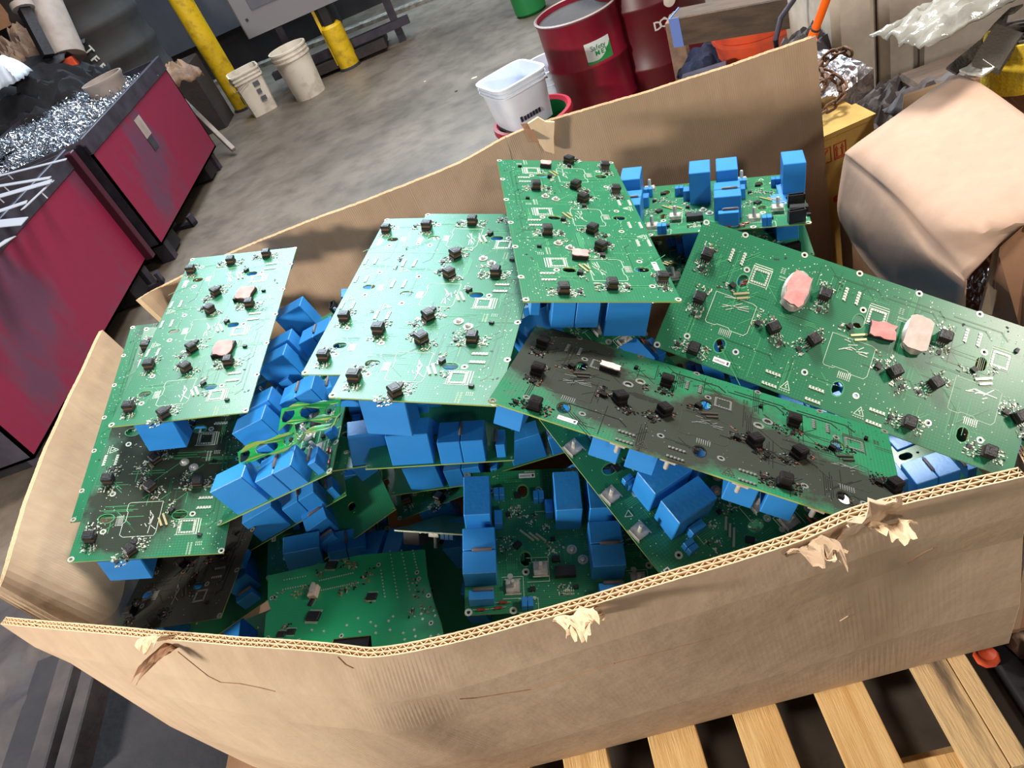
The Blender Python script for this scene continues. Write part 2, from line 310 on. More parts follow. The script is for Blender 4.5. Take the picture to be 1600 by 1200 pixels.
def tside_pads():
    """solder, lands, vias and print on the transformer side (local z < 0)"""
    r = random.Random(3); mb = MB(); z1 = -TH / 2; z0 = z1 - .0004; zz = (z0, z1)
    def b(u, v, lu, lv, mi=0, ang=0, h=.0004): mb.rbox(u * S, v * S, ang, lu * S, lv * S, z1 - h, z1, mi)
    for u, v in MOUNT: mb.ring(u * S, v * S, .011 * S, .022 * S, z1, z0, 0, 12)
    for u, v in STUDS: mb.ring(u * S, v * S, .02 * S, .033 * S, z1, z1 - .0008, 0, 14)
    for u, v in SLOTS: mb.ring(u * S, v * S, .036 * S, .041 * S, z1, z1 - .00015, 2, 16, 1, 1.4)
    for k in range(3):
        o = k * PITCH
        # square land pattern: bars, frame and pads
        cu, cv = .483 + o * .992, .278
        b(cu, cv - .068, .12, .008, 1); b(cu, cv - .084, .12, .006, 1)
        for s in (-1, 1):
            b(cu + s * .062, cv, .004, .15, 1); b(cu, cv + s * .058 + .004, .12, .004, 1)
            for i in range(6):
                b(cu + s * .046, cv - .042 + i * .0175, .013, .013, 0, 0, .0008); b(cu - .038 + i * .0155, cv + s * .046, .012, .013, 0, 0, .0008)
        # rounded placement outline
        pts = [(.25, .48), (.50, .48), (.528, .49), (.528, .69), (.51, .715), (.42, .715), (.405, .70), (.33, .70), (.315, .712), (.262, .712), (.25, .70)]
        for i in range(len(pts)):
            p, q = pts[i], pts[(i + 1) % len(pts)]; d = math.hypot(q[0] - p[0], q[1] - p[1]); b((p[0] + q[0]) / 2 + o, (p[1] + q[1]) / 2, d + .003, .0035, 1, math.atan2(q[1] - p[1], q[0] - p[0]), .0003)
        # fan of tracks and gold bars
        for i, (du, dv) in enumerate(((0, 0), (.018, .028))):
            b(.405 + o + du, .438 + dv, .105 - i * .03, .014, 3, -.45, .0022)
        for i in range(9):
            a = r.uniform(-.9, .2); b(.38 + o + r.uniform(-.04, .09), .51 + r.uniform(-.02, .06), r.uniform(.03, .08), .0045, 0, a, .0006)
        for i in range(7): b(.36 + i * .012 + o, .735, .005, .035, 0); b(.36 + i * .012 + o, .76, .004, .01, 0)
        # rows of five through pins (pairs)
        for u0 in (.256, .337):
            for i in range(5): b(u0 + o * .99, .150 + i * .020, .020, .014, 0, 0, .0012); b(u0 + .008 + o * .99, .158 + i * .020, .008, .01, 1, .8, .0014)
        for u0 in ((.762,) if k == 0 else (1.04, ) if k == 1 else (1.421,)):
            for v0 in (.888, .970):
                for i in range(5): b(u0 - .04 + i * .020, v0, .014, .018, 0, 0, .0012); b(u0 - .034 + i * .02, v0 + .006, .01, .008, 1, .8, .0014)
        for i in range(2):
            for j in range(4): b(.60 + i * .018 + o, .16 + j * .012, .012, .004, 1)
        for j in range(12): b(.60 + j * .008 + o, .225, .003, .012, 1); b(.60 + j * .008 + o, .245, .003, .008, 1)
    for (u, v) in ((.861, .936), (1.325, .928)):                       # warning triangles
        T = [(-.03, .026), (.03, .026), (0, -.032)]
        for i in range(3):
            p, q = T[i], T[(i + 1) % 3]; b(u + (p[0] + q[0]) / 2, v + (p[1] + q[1]) / 2, math.hypot(q[0] - p[0], q[1] - p[1]), .005, 1, math.atan2(q[1] - p[1], q[0] - p[0]))
        b(u, v - .004, .005, .022, 1, .5); b(u + .004, v + .010, .005, .016, 1, -.4)
        for i in range(5): b(u - .03 + i * .015, v + .04, .009, .006, 1)
    for i in range(330):                                               # vias
        u = r.uniform(.04, 2.21); v = r.choice((r.uniform(.03, .16), r.uniform(.03, .97), r.uniform(.72, .97)))
        s = r.choice((.004, .005, .007)); b(u, v, s, s, r.choice((0, 1, 1)), r.uniform(0, 1), .0003)
    for c in ((.55, .10), (.60, .075), (.98, .12), (1.0, .16), (1.75, .13), (2.02, .06)):   # through holes in clusters, dark
        for i in range(3): b(c[0] + r.uniform(-.02, .02), c[1] + r.uniform(-.02, .02), .011, .011, 4, .7, .0003)
    # wide tracks: slightly raised lines of lighter copper
    for i in range(46):
        u, v = r.uniform(.1, 2.1), r.uniform(.08, .92); horiz = r.random() < .6
        for k in range(r.randint(1, 5)):
            l = r.uniform(.08, .3); b(u + (0 if horiz else k * .011), v + (k * .011 if horiz else 0), l if horiz else .004, .004 if horiz else l, r.choice((5, 5, 6)), r.choice((0, 0, .785)) , .00018)
    for i in range(7):
        u0, v0 = r.uniform(.1, 1.9), r.choice((.09, .12, .78, .62)); b(u0 + .12, v0, .3, .01, 6, 0, .0002); b(u0 + .29, v0 + .025, .07, .01, 6, .785, .0002)
    return mb
PADM = ['solder', 'white_print', 'pale_track', 'gold_pin', 'ink', 'pale_track', 'dark_track']
def smd(mb, cx, cy, ang, z, sgn, n, w, h, r):
    """small surface parts in a patch, sgn -1 builds them towards -z"""
    M = Matrix.Translation((cx, cy, 0)) @ Matrix.Rotation(ang, 4, 'Z')
    for i in range(n):
        x, y = r.uniform(-w, w) / 2, r.uniform(-h, h) / 2; a = r.choice((0, 0, PI / 2)); l = r.uniform(.0018, .0042); t = r.uniform(.001, .002); hh = r.uniform(.0004, .0016)
        m2 = M @ Matrix.Translation((x, y, 0)) @ Matrix.Rotation(a, 4, 'Z')
        mb.box(-l / 2, -t / 2, min(z, z + sgn * hh), l / 2, t / 2, max(z, z + sgn * hh), r.choice((0, 0, 0, 1, 1, 2, 3, 4)), m2)
SMDM = ['solder', 'white_print', 'black_plastic', 'tan_chip', 'grey_chip']
def tside_parts():
    r = random.Random(5); mb = MB(); z = -TH / 2
    for (u, v, a) in TRANS:
        t = math.radians(a); c, s = math.cos(t), math.sin(t)
        smd(mb, (u + .088 * c) * S, (v + .088 * s) * S, t, z, -1, 44, .085 * S, .11 * S, r)
        smd(mb, (u - .075 * c) * S, (v - .075 * s) * S, t, z, -1, 30, .06 * S, .11 * S, r)
        mb.rbox((u + .105 * c) * S, (v + .105 * s) * S, t, .026 * S, .026 * S, z - .0024, z, 2)
    for k in range(3):
        o = k * PITCH
        smd(mb, (.555 + o) * S, .56 * S, 0, z, -1, 22, .05 * S, .13 * S, r); smd(mb, (.30 + o) * S, .42 * S, 0, z, -1, 22, .12 * S, .05 * S, r)
        smd(mb, (.80 + o if k < 2 else 2.0) * S, .36 * S, .4, z, -1, 16, .06 * S, .08 * S, r)
        mb.rbox((.335 + o) * S, .405 * S, .5, .036 * S, .03 * S, z - .006, z, 2); mb.rbox((.572 + o) * S, .60 * S, .2, .036 * S, .034 * S, z - .005, z, 2)
        mb.rbox((.70 + o if k < 2 else 2.1) * S, .18 * S, .2, .02 * S, .03 * S, z - .004, z, 2)
    return mb
def cside_pads():
    r = random.Random(9); mb = MB(); z0 = TH / 2
    def b(u, v, lu, lv, mi=0, ang=0, h=.0004): mb.rbox(u * S, v * S, ang, lu * S, lv * S, z0, z0 + h, mi)
    for u, v in MOUNT: mb.ring(u * S, v * S, .011 * S, .024 * S, z0, z0 + .0004, 0, 12)
    for u, v in SLOTS: mb.ring(u * S, v * S, .036 * S, .041 * S, z0, z0 + .0002, 2, 16, 1, 1.4)
    for i in range(420):
        s = r.choice((.004, .005, .006)); b(r.uniform(.04, 2.21), r.uniform(.03, .97), s, s, r.choice((1, 1, 0)), 0, .0003)
    for k in range(3):
        o = k * PITCH
        for i, d in enumerate((0, .05, .1)): b(.405 + o + d * .9, .505 - d * .2, .085 if i else .12, .014, 3, -.75, .0025)   # gold pins
        for u0, v0, w_, h_ in ((.30, .16, .13, .14), (.46, .27, .14, .16), (.39, .04, .12, .09), (.50, .735, .07, .12)):
            b(u0 + o, v0 + h_ / 2, w_, .003, 1); b(u0 + o, v0 - h_ / 2, w_, .003, 1); b(u0 + o + w_ / 2, v0, .003, h_, 1)
        mb.lathe([(.018 * S, z0), (.018 * S, z0 + .0005)], 12, 0, Matrix.Translation(((.285 + o) * S, .235 * S, 0)))
        for j in range(3):
            T = [(-.022, -.02), (.022, -.02), (0, .024)]
        u, v = .86 + o * .7, .93
        for i in range(3):
            p, q = T[i], T[(i + 1) % 3]; b(u + (p[0] + q[0]) / 2, v + (p[1] + q[1]) / 2, math.hypot(q[0] - p[0], q[1] - p[1]), .004, 1, math.atan2(q[1] - p[1], q[0] - p[0]))
        for i in range(14): b(.60 + o + (i // 2) * .012, .1 + (i % 2) * .02, .006, .012, 1)
    for i in range(6): b(.42 + i * .012, .985, .007, .009, 1)
    for i in range(40):
        u, v = r.uniform(.1, 2.1), r.uniform(.08, .92); hz = r.random() < .5
        for k in range(r.randint(2, 6)): b(u + (0 if hz else k * .012), v + (k * .012 if hz else 0), .12 if hz else .004, .004 if hz else .12, 5, 0, .00018)
    return mb
def cside_parts():
    r = random.Random(11); mb = MB(); z = TH / 2
    for k in range(3):
        o = k * PITCH
        for (u, v, w_, h_, n) in ((.36, .68, .08, .1, 30), (.27, .45, .12, .12, 30), (.58, .40, .12, .1, 34), (.62, .13, .09, .09, 34), (.40, .08, .06, .05, 10), (.30, .68, .03, .1, 12), (.44, .62, .08, .08, 20), (.54, .55, .06, .06, 16)):
            smd(mb, (u + o) * S, v * S, 0, z, 1, n, w_ * S, h_ * S, r)
        for (u, v, a, l) in ((.36, .80, 0, .045), (.58, .33, 0, .05), (.42, .14, 0, .035), (.29, .66, 0, .03), (.57, .47, 0, .03), (.34, .44, .785, .05), (.69, .14, 0, .03)):
            mb.rbox((u + o) * S, v * S, a, l * S, l * S * .8, z, z + .0045, 2)
    return mb
def transformer_mesh():
    mb = MB(); w_ = .036 * S
    mb.box(-w_ * 1.05, -w_ * 1.0, .0012, w_ * 1.05, w_ * 1.0, .0058, 0, bev=.0012)
    mb.box(-w_ * .85, -w_ * .95, .0058, w_ * .85, w_ * .95, .0112, 1)
    mb.box(-w_ * .98, -w_ * 1.08, .0102, w_ * .98, w_ * 1.08, .0155, 0, bev=.0018)
    mb.box(-w_ * .45, -w_ * .55, .0155, w_ * .45, w_ * .55, .0160, 0)
    for i in range(5):
        y = (-.8 + i * .4) * w_
        mb.box(w_ * 1.0, y - .0006, .0, w_ * 1.38, y + .0006, .0006, 2); mb.box(w_ * .98, y - .0006, .0, w_ * 1.08, y + .0006, .0032, 2)
        if i % 2 == 0: mb.box(-w_ * 1.3, y - .0006, .0, -w_ * 1.0, y + .0006, .0010, 2)
    return mb
def simple_cap(lx, ly, h, bev=.0012):
    mb = MB(); mb.box(0, 0, 0, lx * S, ly * S, h * S, 0, bev=bev); return mb.mesh('film_capacitor', ['cap_blue'])
def terminal_mesh():
    mb = MB(); a = .042 * S
    mb.box(-a, -a, .004, a, a, .0052, 0)
    for s in (-1, 1):
        mb.box(-a, s * a - .0006, .0005, a, s * a + .0006, .0052, 0); mb.box(s * a - .0006, -a * .7, .0005, s * a + .0006, a * .7, .0052, 0)
        mb.box(-a * 1.2, s * a * 1.15 - .001, 0, a * 1.2, s * a * 1.15 + .001, .0008, 0)
    return mb.mesh('terminal_plate', ['steel'])
def stud_mesh():
    mb = MB(); mb.lathe([(.0034, .0), (.0034, .016), (.0026, .0175)], 12); return mb.mesh('stud', ['steel'], True)
MESH.update(tpads=tside_pads().mesh('lands_lower', PADM), tparts=tside_parts().mesh('small_parts_lower', SMDM),
            cpads=cside_pads().mesh('lands_upper', PADM), cparts=cside_parts().mesh('small_parts_upper', SMDM),
            trans=transformer_mesh().mesh('transformer', ['black_plastic', 'coil_brown', 'solder']),
            big=simple_cap(.168, .282, .265), half=simple_cap(.203, .149, .19), small=simple_cap(.152, .060, .113, .0008), chipcap=simple_cap(.052, .10, .085, .0006),
            twin=simple_cap(.034, .062, .07, .0006), plate=terminal_mesh(), stud=stud_mesh())
mat('soot_print', rgb(62, 57, 50), .7, spec=.2)
SOOTM = {'solder': 'sooty_black', 'white_print': 'sooty_black', 'black_plastic': 'sooty_black', 'coil_brown': 'sooty_black', 'pale_track': 'sooty_black', 'gold_pin': 'grey_chip', 'tan_chip': 'copper'}
def variant(key, swap, suffix):
    k = key + suffix
    if k not in MESH:
        me = MESH[key].copy()
        for i, m in enumerate(me.materials):
            if m.name in swap: me.materials[i] = MATS[swap[m.name]]
        MESH[k] = me
    return MESH[k]
def _m():
    mb = MB(); mb.tube([(-.055 * S, 0, 0), (-.05 * S, 0, .0012), (.05 * S, 0, .0012), (.055 * S, 0, 0)], .0030, 8); return mb.mesh('tab', ['grey_plastic'], True)
MESH['tab'] = _m()
def _m():
    mb = MB(); mb.tube([(-.012, 0, .003), (.012, 0, .003)], .0004, 5, 1); mb.lathe([(.0012, -.006), (.0024, -.0045), (.0018, -.002), (.0018, .002), (.0024, .0045), (.0012, .006)], 8, 0, Matrix.Translation((0, 0, .003)) @ Matrix.Rotation(PI / 2, 4, 'Y')); return mb.mesh('resistor', ['red_glaze', 'solder'], True)
MESH['resistor'] = _m()
def _m():
    mb = MB(); mb.box(-.065 * S, -.033 * S, 0, .065 * S, .033 * S, .011, 0)
    for i in range(9): mb.box(-.055 * S + i * .0135 * S - .0006, -.012 * S, .011, -.055 * S + i * .0135 * S + .0006, .012 * S, .0114, 1)
    return mb.mesh('header', ['black_plastic', 'ink'])
MESH['header'] = _m()
def _m():
    mb = MB(); a, b_, h = .062 * S, .022 * S, .024                       # open box header
    mb.box(-a, -b_, 0, a, b_, .002); mb.box(-a, -b_, .002, a, -b_ + .0016, h); mb.box(-a, b_ - .0016, .002, a, b_, h); mb.box(-a, -b_, .002, -a + .0016, b_, h); mb.box(a - .0016, -b_, .002, a, b_, h)
    return mb.mesh('socket', ['black_plastic'])
MESH['socket'] = _m()
def _m():
    mb = MB(); mb.lathe([(.033 * S, 0), (.033 * S, .0012)], 16); mb.lathe([(.018 * S, .0012), (.018 * S, .004), (.012 * S, .0055)], 12); mb.lathe([(.006 * S, .0055), (.006 * S, .0058)], 6); return mb.mesh('screw', ['steel'], True)
MESH['screw'] = _m()
def _m():
    mb = MB(); mb.box(-.055 * S, -.018 * S, 0, .055 * S, .018 * S, .0003, 0)
    for i in range(10): mb.box(-.045 * S + i * .007 * S, -.008 * S, .0003, -.042 * S + i * .007 * S, .004 * S, .0004, 1)
    mb.box(.034 * S, -.01 * S, .0003, .047 * S, .01 * S, .0004, 1); return mb.mesh('sticker', ['sticker_white', 'ink'])
MESH['sticker'] = _m()
def T(u, v, a=0, z=TH / 2): return Matrix.Translation((u * S, v * S, z)) @ Matrix.Rotation(a, 4, 'Z')
def TD(u, v, a=0, z=-TH / 2):                                          # placement on the -z side
    c, s = math.cos(a), math.sin(a)
    return Matrix(((c, s, 0, u * S), (s, -c, 0, v * S), (0, 0, -1, z), (0, 0, 0, 1)))
def pad_mesh(w_, h_, seed, bitten=True):
    r = random.Random(seed); pts = []
    for i in range(18):
        a = 2 * PI * i / 18; c, s = math.cos(a), math.sin(a); k = min(1 / max(abs(c), 1e-6), 1 / max(abs(s), 1e-6)); k = min(k, 1.3)
        j = 1 - (r.uniform(0, .22) if bitten else r.uniform(0, .04)); pts.append((c * k * w_ / 2 * S * j, s * k * h_ / 2 * S * j))
    mb = MB(); mb.prism(pts, 0, .0016); return mb
def thermal(parent, u, v, w_, h_, ang, seed, m='pink_pad', lift=.008, soot=False):
    """a soft pad still stuck to the black module that it cooled, on the transformer side"""
    mb = MB(); mb.box(-w_ * .46 * S, -h_ * .46 * S, 0, w_ * .46 * S, h_ * .46 * S, lift, 0, bev=.001)
    ch = link('module', mb.mesh('module', ['black_plastic']), parent, TD(u, v, ang))
    link('thermal_pad', pad_mesh(w_, h_, seed).mesh('thermal_pad', [m]), ch, Matrix.Translation((0, 0, lift)), label='torn pink pad')
def can(parent, u, v, w_, h_, ang, m='pale_pad', seed=1):
    mb = MB(); mb.lathe([(w_ * .55 * S, 0), (w_ * .6 * S, .006), (w_ * .5 * S, .012)], 16, 0, None, True, True, 1, h_ / w_)
    ch = link('module', mb.mesh('module', ['steel'], True), parent, TD(u, v, ang))
    link('thermal_pad', pad_mesh(w_, h_, seed, m == 'pink_pad').mesh('thermal_pad', [m]), ch, Matrix.Translation((0, 0, .0125)), label='pink pad' if m == 'pink_pad' else 'pale pad')
def pose_matrix(p):
    wv = Vector(p[:3]); R3 = Matrix.Rotation(wv.length, 3, wv.normalized())
    M = RW @ R3; o = CAM + RW @ Vector(p[3:]) * S
    m = M.to_4x4(); m.translation = o; return m
def make_board(label, M, sub='pcb_green', soot=False, t='full', c='full', studs=True, group='populated circuit boards in the box', skip=(), pads=()):
    e = bpy.data.objects.new('circuit_board', None); COL.objects.link(e); e.matrix_world = M; e.empty_display_size = .05
    tag(e, label, 'circuit board', group)
    sw = (lambda k: variant(k, SOOTM, '_soot')) if soot else (lambda k: MESH[k])
    link('laminate', sub_mesh(sub), e)
    if t == 'full':
        link('solder_lands', MESH['tpads'] if not soot else variant('tpads', {'white_print': 'soot_print', 'pale_track': 'sooty_black', 'dark_track': 'sooty_black', 'gold_pin': 'soot_print', 'solder': 'grey_chip'}, '_soot'), e, kind='stuff')
        link('surface_mount_parts', sw('tparts'), e, kind='stuff')
        for i, (u, v, a) in enumerate(TRANS):
            if i not in skip: link('transformer', sw('trans'), e, TD(u, v, math.radians(a)))
        if studs:
            for u, v in STUDS: link('screw', MESH['screw'], e, TD(u, v))
        link('sticker', MESH['sticker'], e, TD(.44, .937))
        for q in pads: (thermal if q[0] == 't' else can)(e, *q[1:])
    if c in ('full', 'caps'):
        for u in (.015, .593, .805, 1.366, 1.58, 2.09): link('film_capacitor', MESH['big'], e, T(u, .535))
        for k in range(3):
            u0 = (0.002, .79, 1.558)[k]; o = k * PITCH
            link('film_capacitor', MESH['half'], e, T(u0, .184)); link('film_capacitor', MESH['half'], e, T(u0, .338))
            link('film_capacitor', MESH['small'], e, T(u0 + .029, .052))
            link('thermistor', MESH['tab'], e, T(u0 + .12, .336, 0, TH / 2 + .19 * S)); link('thermistor', MESH['tab'], e, T(u0 + .12, .112, 0, TH / 2 + .115 * S))
            link('film_capacitor', MESH['chipcap'], e, T(.535 + o, .62))
            for d in (0, .037): link('film_capacitor', MESH['twin'], e, T(.462 + o + d, .735))
            if c == 'full':
                link('film_capacitor', MESH['chipcap'], e, T(.20 + o, .56))
                for d in (0, .037): link('film_capacitor', MESH['twin'], e, T(.20 + o + d, .775)); link('film_capacitor', MESH['twin'], e, T(.348 + o + d, .01))
                for (u, v, a) in ((.10, .027, 0), (.205, .032, .1), (.235, .064, 0)):
                    link('resistor', MESH['resistor'], e, T(u + o, v, a))
                link('header', MESH['header'], e, T(.63 + o, .235))
                for (u, v, zz) in ((.30, .165, 0), (.478, .26, .006)):
                    tp = link('terminal', MESH['plate'], e, T(u + o, v, 0, TH / 2 + zz)); link('stud', MESH['stud'], tp, Matrix.Translation((0, 0, .005)))
        if c == 'full':
            for u in (.74, 1.015, 1.40, 1.79):
                tp = link('terminal', MESH['plate'], e, T(u, .94, .1)); link('stud', MESH['stud'], tp, Matrix.Translation((0, 0, .005)))
            for u, v in STUDS: link('screw', MESH['screw'], e, T(u, v))
            link('socket', MESH['socket'], e, T(2.15, .045, .25)); link('socket', MESH['socket'], e, T(2.17, .33, .12))
            link('sticker', MESH['sticker'], e, T(.43, .955))
            link('solder_lands', MESH['cpads'], e, kind='stuff'); link('surface_mount_parts', MESH['cparts'], e, kind='stuff')
    return e
PS = {
    'A': [-0.6102, 0.6929, 1.3726, -2.0163, -1.2813, 6.9027],
    'B': [-0.5648, 0.8034, 1.5782, 0.2917, -1.3275, 5.7669],
    'B2': [-0.6005, 0.803, 1.5227, -0.1388, -1.4643, 6.4376],
    'E': [-0.9997, -0.0062, 0.3637, 0.1629, -0.3903, 4.8277],
    'F2': [-0.638, 0.4927, 1.4187, -2.1838, -0.5212, 6.4836],
    'G': [2.4816, -0.0669, -0.0203, -0.2859, 1.4089, 4.4742],
    'J': [2.1913, 0.1246, -0.314, 0.0565, -1.1341, 6.0693],
    'H': [1.3153, -2.4587, 0.6872, 1.9428, 0.9481, 4.2783],
    'I': [1.3033, -1.752, 0.33, -1.1883, 0.5837, 4.8434],
    'L': [1.4729, -1.8324, 0.9536, -0.3097, 0.4816, 5.2594],
    'M': [1.529, -1.9195, 0.855, -0.9788, 1.4095, 6.0144],
    'C': [-0.6344, -0.7763, -1.5092, 0.0693, -0.5015, 4.5078],
    'D': [-0.2917, 0.1273, 0.3985, 1.3164, -1.1266, 5.0445],
    'N2': [1.6314, -1.6918, 0.7102, 0.0139, 0.5038, 4.8619],
    'N3': [1.4025, -1.8665, 0.6273, 0.7998, 0.44, 5.9431],
    'N1': [1.5664, -1.69, 0.5562, -0.0444, 0.785, 6.026],
    'I2': [1.1375, -1.9281, 0.5427, -1.3692, 0.9194, 6.0871],
    'K': [2.2955, -0.0367, -0.3529, 0.0761, -0.4878, 6.0345],
    'R1': [1.5751, -1.59, 0.6144, 4.6504, 0.8346, 7.1902],
    'F': [-0.5857, -0.5907, -1.6392, -3.4362, 1.0803, 5.7296],
    'T': [-0.4869, 1.002, 1.3064, -0.7629, -0.3547, 5.0163],
    'N4': [-0.4837, 0.8477, 1.4362, 0.3157, -0.5835, 6.8403],
}
pink = lambda *a: ('t',) + a
make_board('green circuit board with two torn pink pads, topmost at the left of the box', pose_matrix(PS['A']), pads=[('t', .745, .33, .20, .16, .2, 2), ('t', 1.50, .34, .20, .16, .1, 4)], c='caps', studs=False)
make_board('large shiny green circuit board, topmost of the leaning pair in the centre left', pose_matrix(PS['B']), c='caps')
make_board('green circuit board lying under the left edge of the shiny centre board', pose_matrix(PS['B2']), c='caps')
make_board('green circuit board standing highest in the middle against the back panel', pose_matrix(PS['C']), c='caps', pads=[('t', 2.12, .40, .09, .10, .2, 6), ('t', .56, .44, .10, .12, .1, 7)])
make_board('large green circuit board with a big pink pad, resting on the right rim', pose_matrix(PS['D']), c='caps', studs=False,
           pads=[('c', .725, .30, .15, .26, 0, 'pink_pad', 3), ('t', 1.305, .365, .17, .12, -.1, 8), ('c', 1.507, .312, .15, .24, 0, 'pale_pad', 5)])
make_board('soot-blackened circuit board lying across the front right of the pile', pose_matrix(PS['E']), 'pcb_sooty_bar', True, c='full', studs=False, pads=[('t', .55, .30, .13, .07, 0, 9, 'pale_pad')])
make_board('half-burnt circuit board sticking out under the left pile, its near end scorched', pose_matrix(PS['F2']), 'pcb_sooty_left', c='caps')
make_board('clean green circuit board whose long edge shows at the far left of the pile', pose_matrix(PS['F']), c='none')
make_board('circuit board with capacitors upward beside the front rim, red resistors on its near edge', pose_matrix(PS['G']), t='none')
make_board('circuit board with tall blue capacitors upward by the back panel at right', pose_matrix(PS['J']), t='none')
make_board('capacitor-side-up circuit board with square metal terminals along its diagonal edge', pose_matrix(PS['H']), t='none')
make_board('circuit board with blue capacitors upward between the left and centre boards', pose_matrix(PS['I']), t='none')
make_board('capacitor-side-up circuit board just below the near edge of the shiny centre board', pose_matrix(PS['L']), t='none')
make_board('shaded circuit board with capacitors just behind the small bare board', pose_matrix(PS['M']), t='none')
make_board('dark circuit board under the broken green rings, its capacitors in shadow', pose_matrix(PS['I2']), t='none', c='caps')
make_board('shaded circuit board with capacitors to the right of the centre near edge', pose_matrix(PS['N2']), t='none', c='caps')
make_board('tilted shaded circuit board behind the upright corner of the front board', pose_matrix(PS['N3']), t='none', c='caps')
make_board('deep shaded circuit board left of the front board, capacitors upward', pose_matrix(PS['N1']), t='none', c='caps')
make_board('circuit board with a tall pair of capacitors behind the pink pad board', pose_matrix(PS['K']), t='none')
def flat(o, ang, up=True, pitch=0, roll=0):
    R3 = Matrix.Rotation(ang, 3, 'Z') @ Matrix.Rotation(pitch, 3, 'Y') @ Matrix.Rotation(roll, 3, 'X')
    if not up: R3 = R3 @ Matrix.Rotation(PI, 3, 'X')
    m = R3.to_4x4(); m.translation = Vector(o); return m
def corner_at(world, u, v, ang, up=True, pitch=0, roll=0):
    m = flat((0, 0, 0), ang, up, pitch, roll); m.translation = Vector(world) - m.to_3x3() @ Vector((u * S, v * S, 0)); return m
make_board('charred black circuit board low in the front left corner of the box', corner_at(P(176, 992, .60), 2.25, 1, -PI / 2 - .16, False), 'pcb_sooty_all', True, c='caps', studs=False)
make_board('shaded circuit board on edge behind the small terminal board', corner_at(P(622, 814, .50), 2.25, 1, -PI / 2 + .08, False), c='caps')
make_board('deep circuit board with capacitors up under the right board, near the rim', corner_at(P(1542, 748, .40), 0, 0, PI / 2 + .05), t='none', c='caps')
make_board('lowest green circuit board by the right end of the front rim', corner_at(P(1600, 800, .30), 0, 0, PI / 2 + .25), t='none')
make_board('green circuit board low under the tall capacitors at the back right', corner_at(P(1272, 396, .66), 2.25, .02, -.22), t='none', c='caps')
for i, (x, y, z, a) in enumerate(((-.75, .80, .44, -.25), (-.30, .70, .46, .3), (-.62, 1.02, .47, .35), (-.1, .95, .47, -.3), (-1.0, .78, .50, .35))):
    make_board(['circuit board wedged deep in the shadow behind the small front board', 'circuit board in shadow just left of the front capacitor board', 'circuit board in shadow below the broken green rings', 'circuit board in shadow under the diagonal terminal board', 'circuit board in shadow between the charred board and the small front board'][i], flat((x, y, z), a, pitch=.08 * (i % 4 - 1)), t='none', c='caps')
for i, (x, y, z, a) in enumerate(((-.95, .75, .33, .1), (-.5, .72, .36, -.08), (-.55, 1.1, .40, .2), (0, 1.05, .42, -.15), (-.95, 1.2, .42, .05), (.1, .7, .34, .1), (-.35, 1.35, .45, .3))):
    make_board(['circuit board buried at the bottom left corner', 'circuit board buried under the small bare board', 'circuit board buried mid pile', 'circuit board buried under the front capacitor board', 'circuit board buried at the back left',
                'circuit board buried under the front right rim', 'circuit board buried at the back'][i] + ' in deep shadow', flat((x, y, z), a), t='none', c='caps')
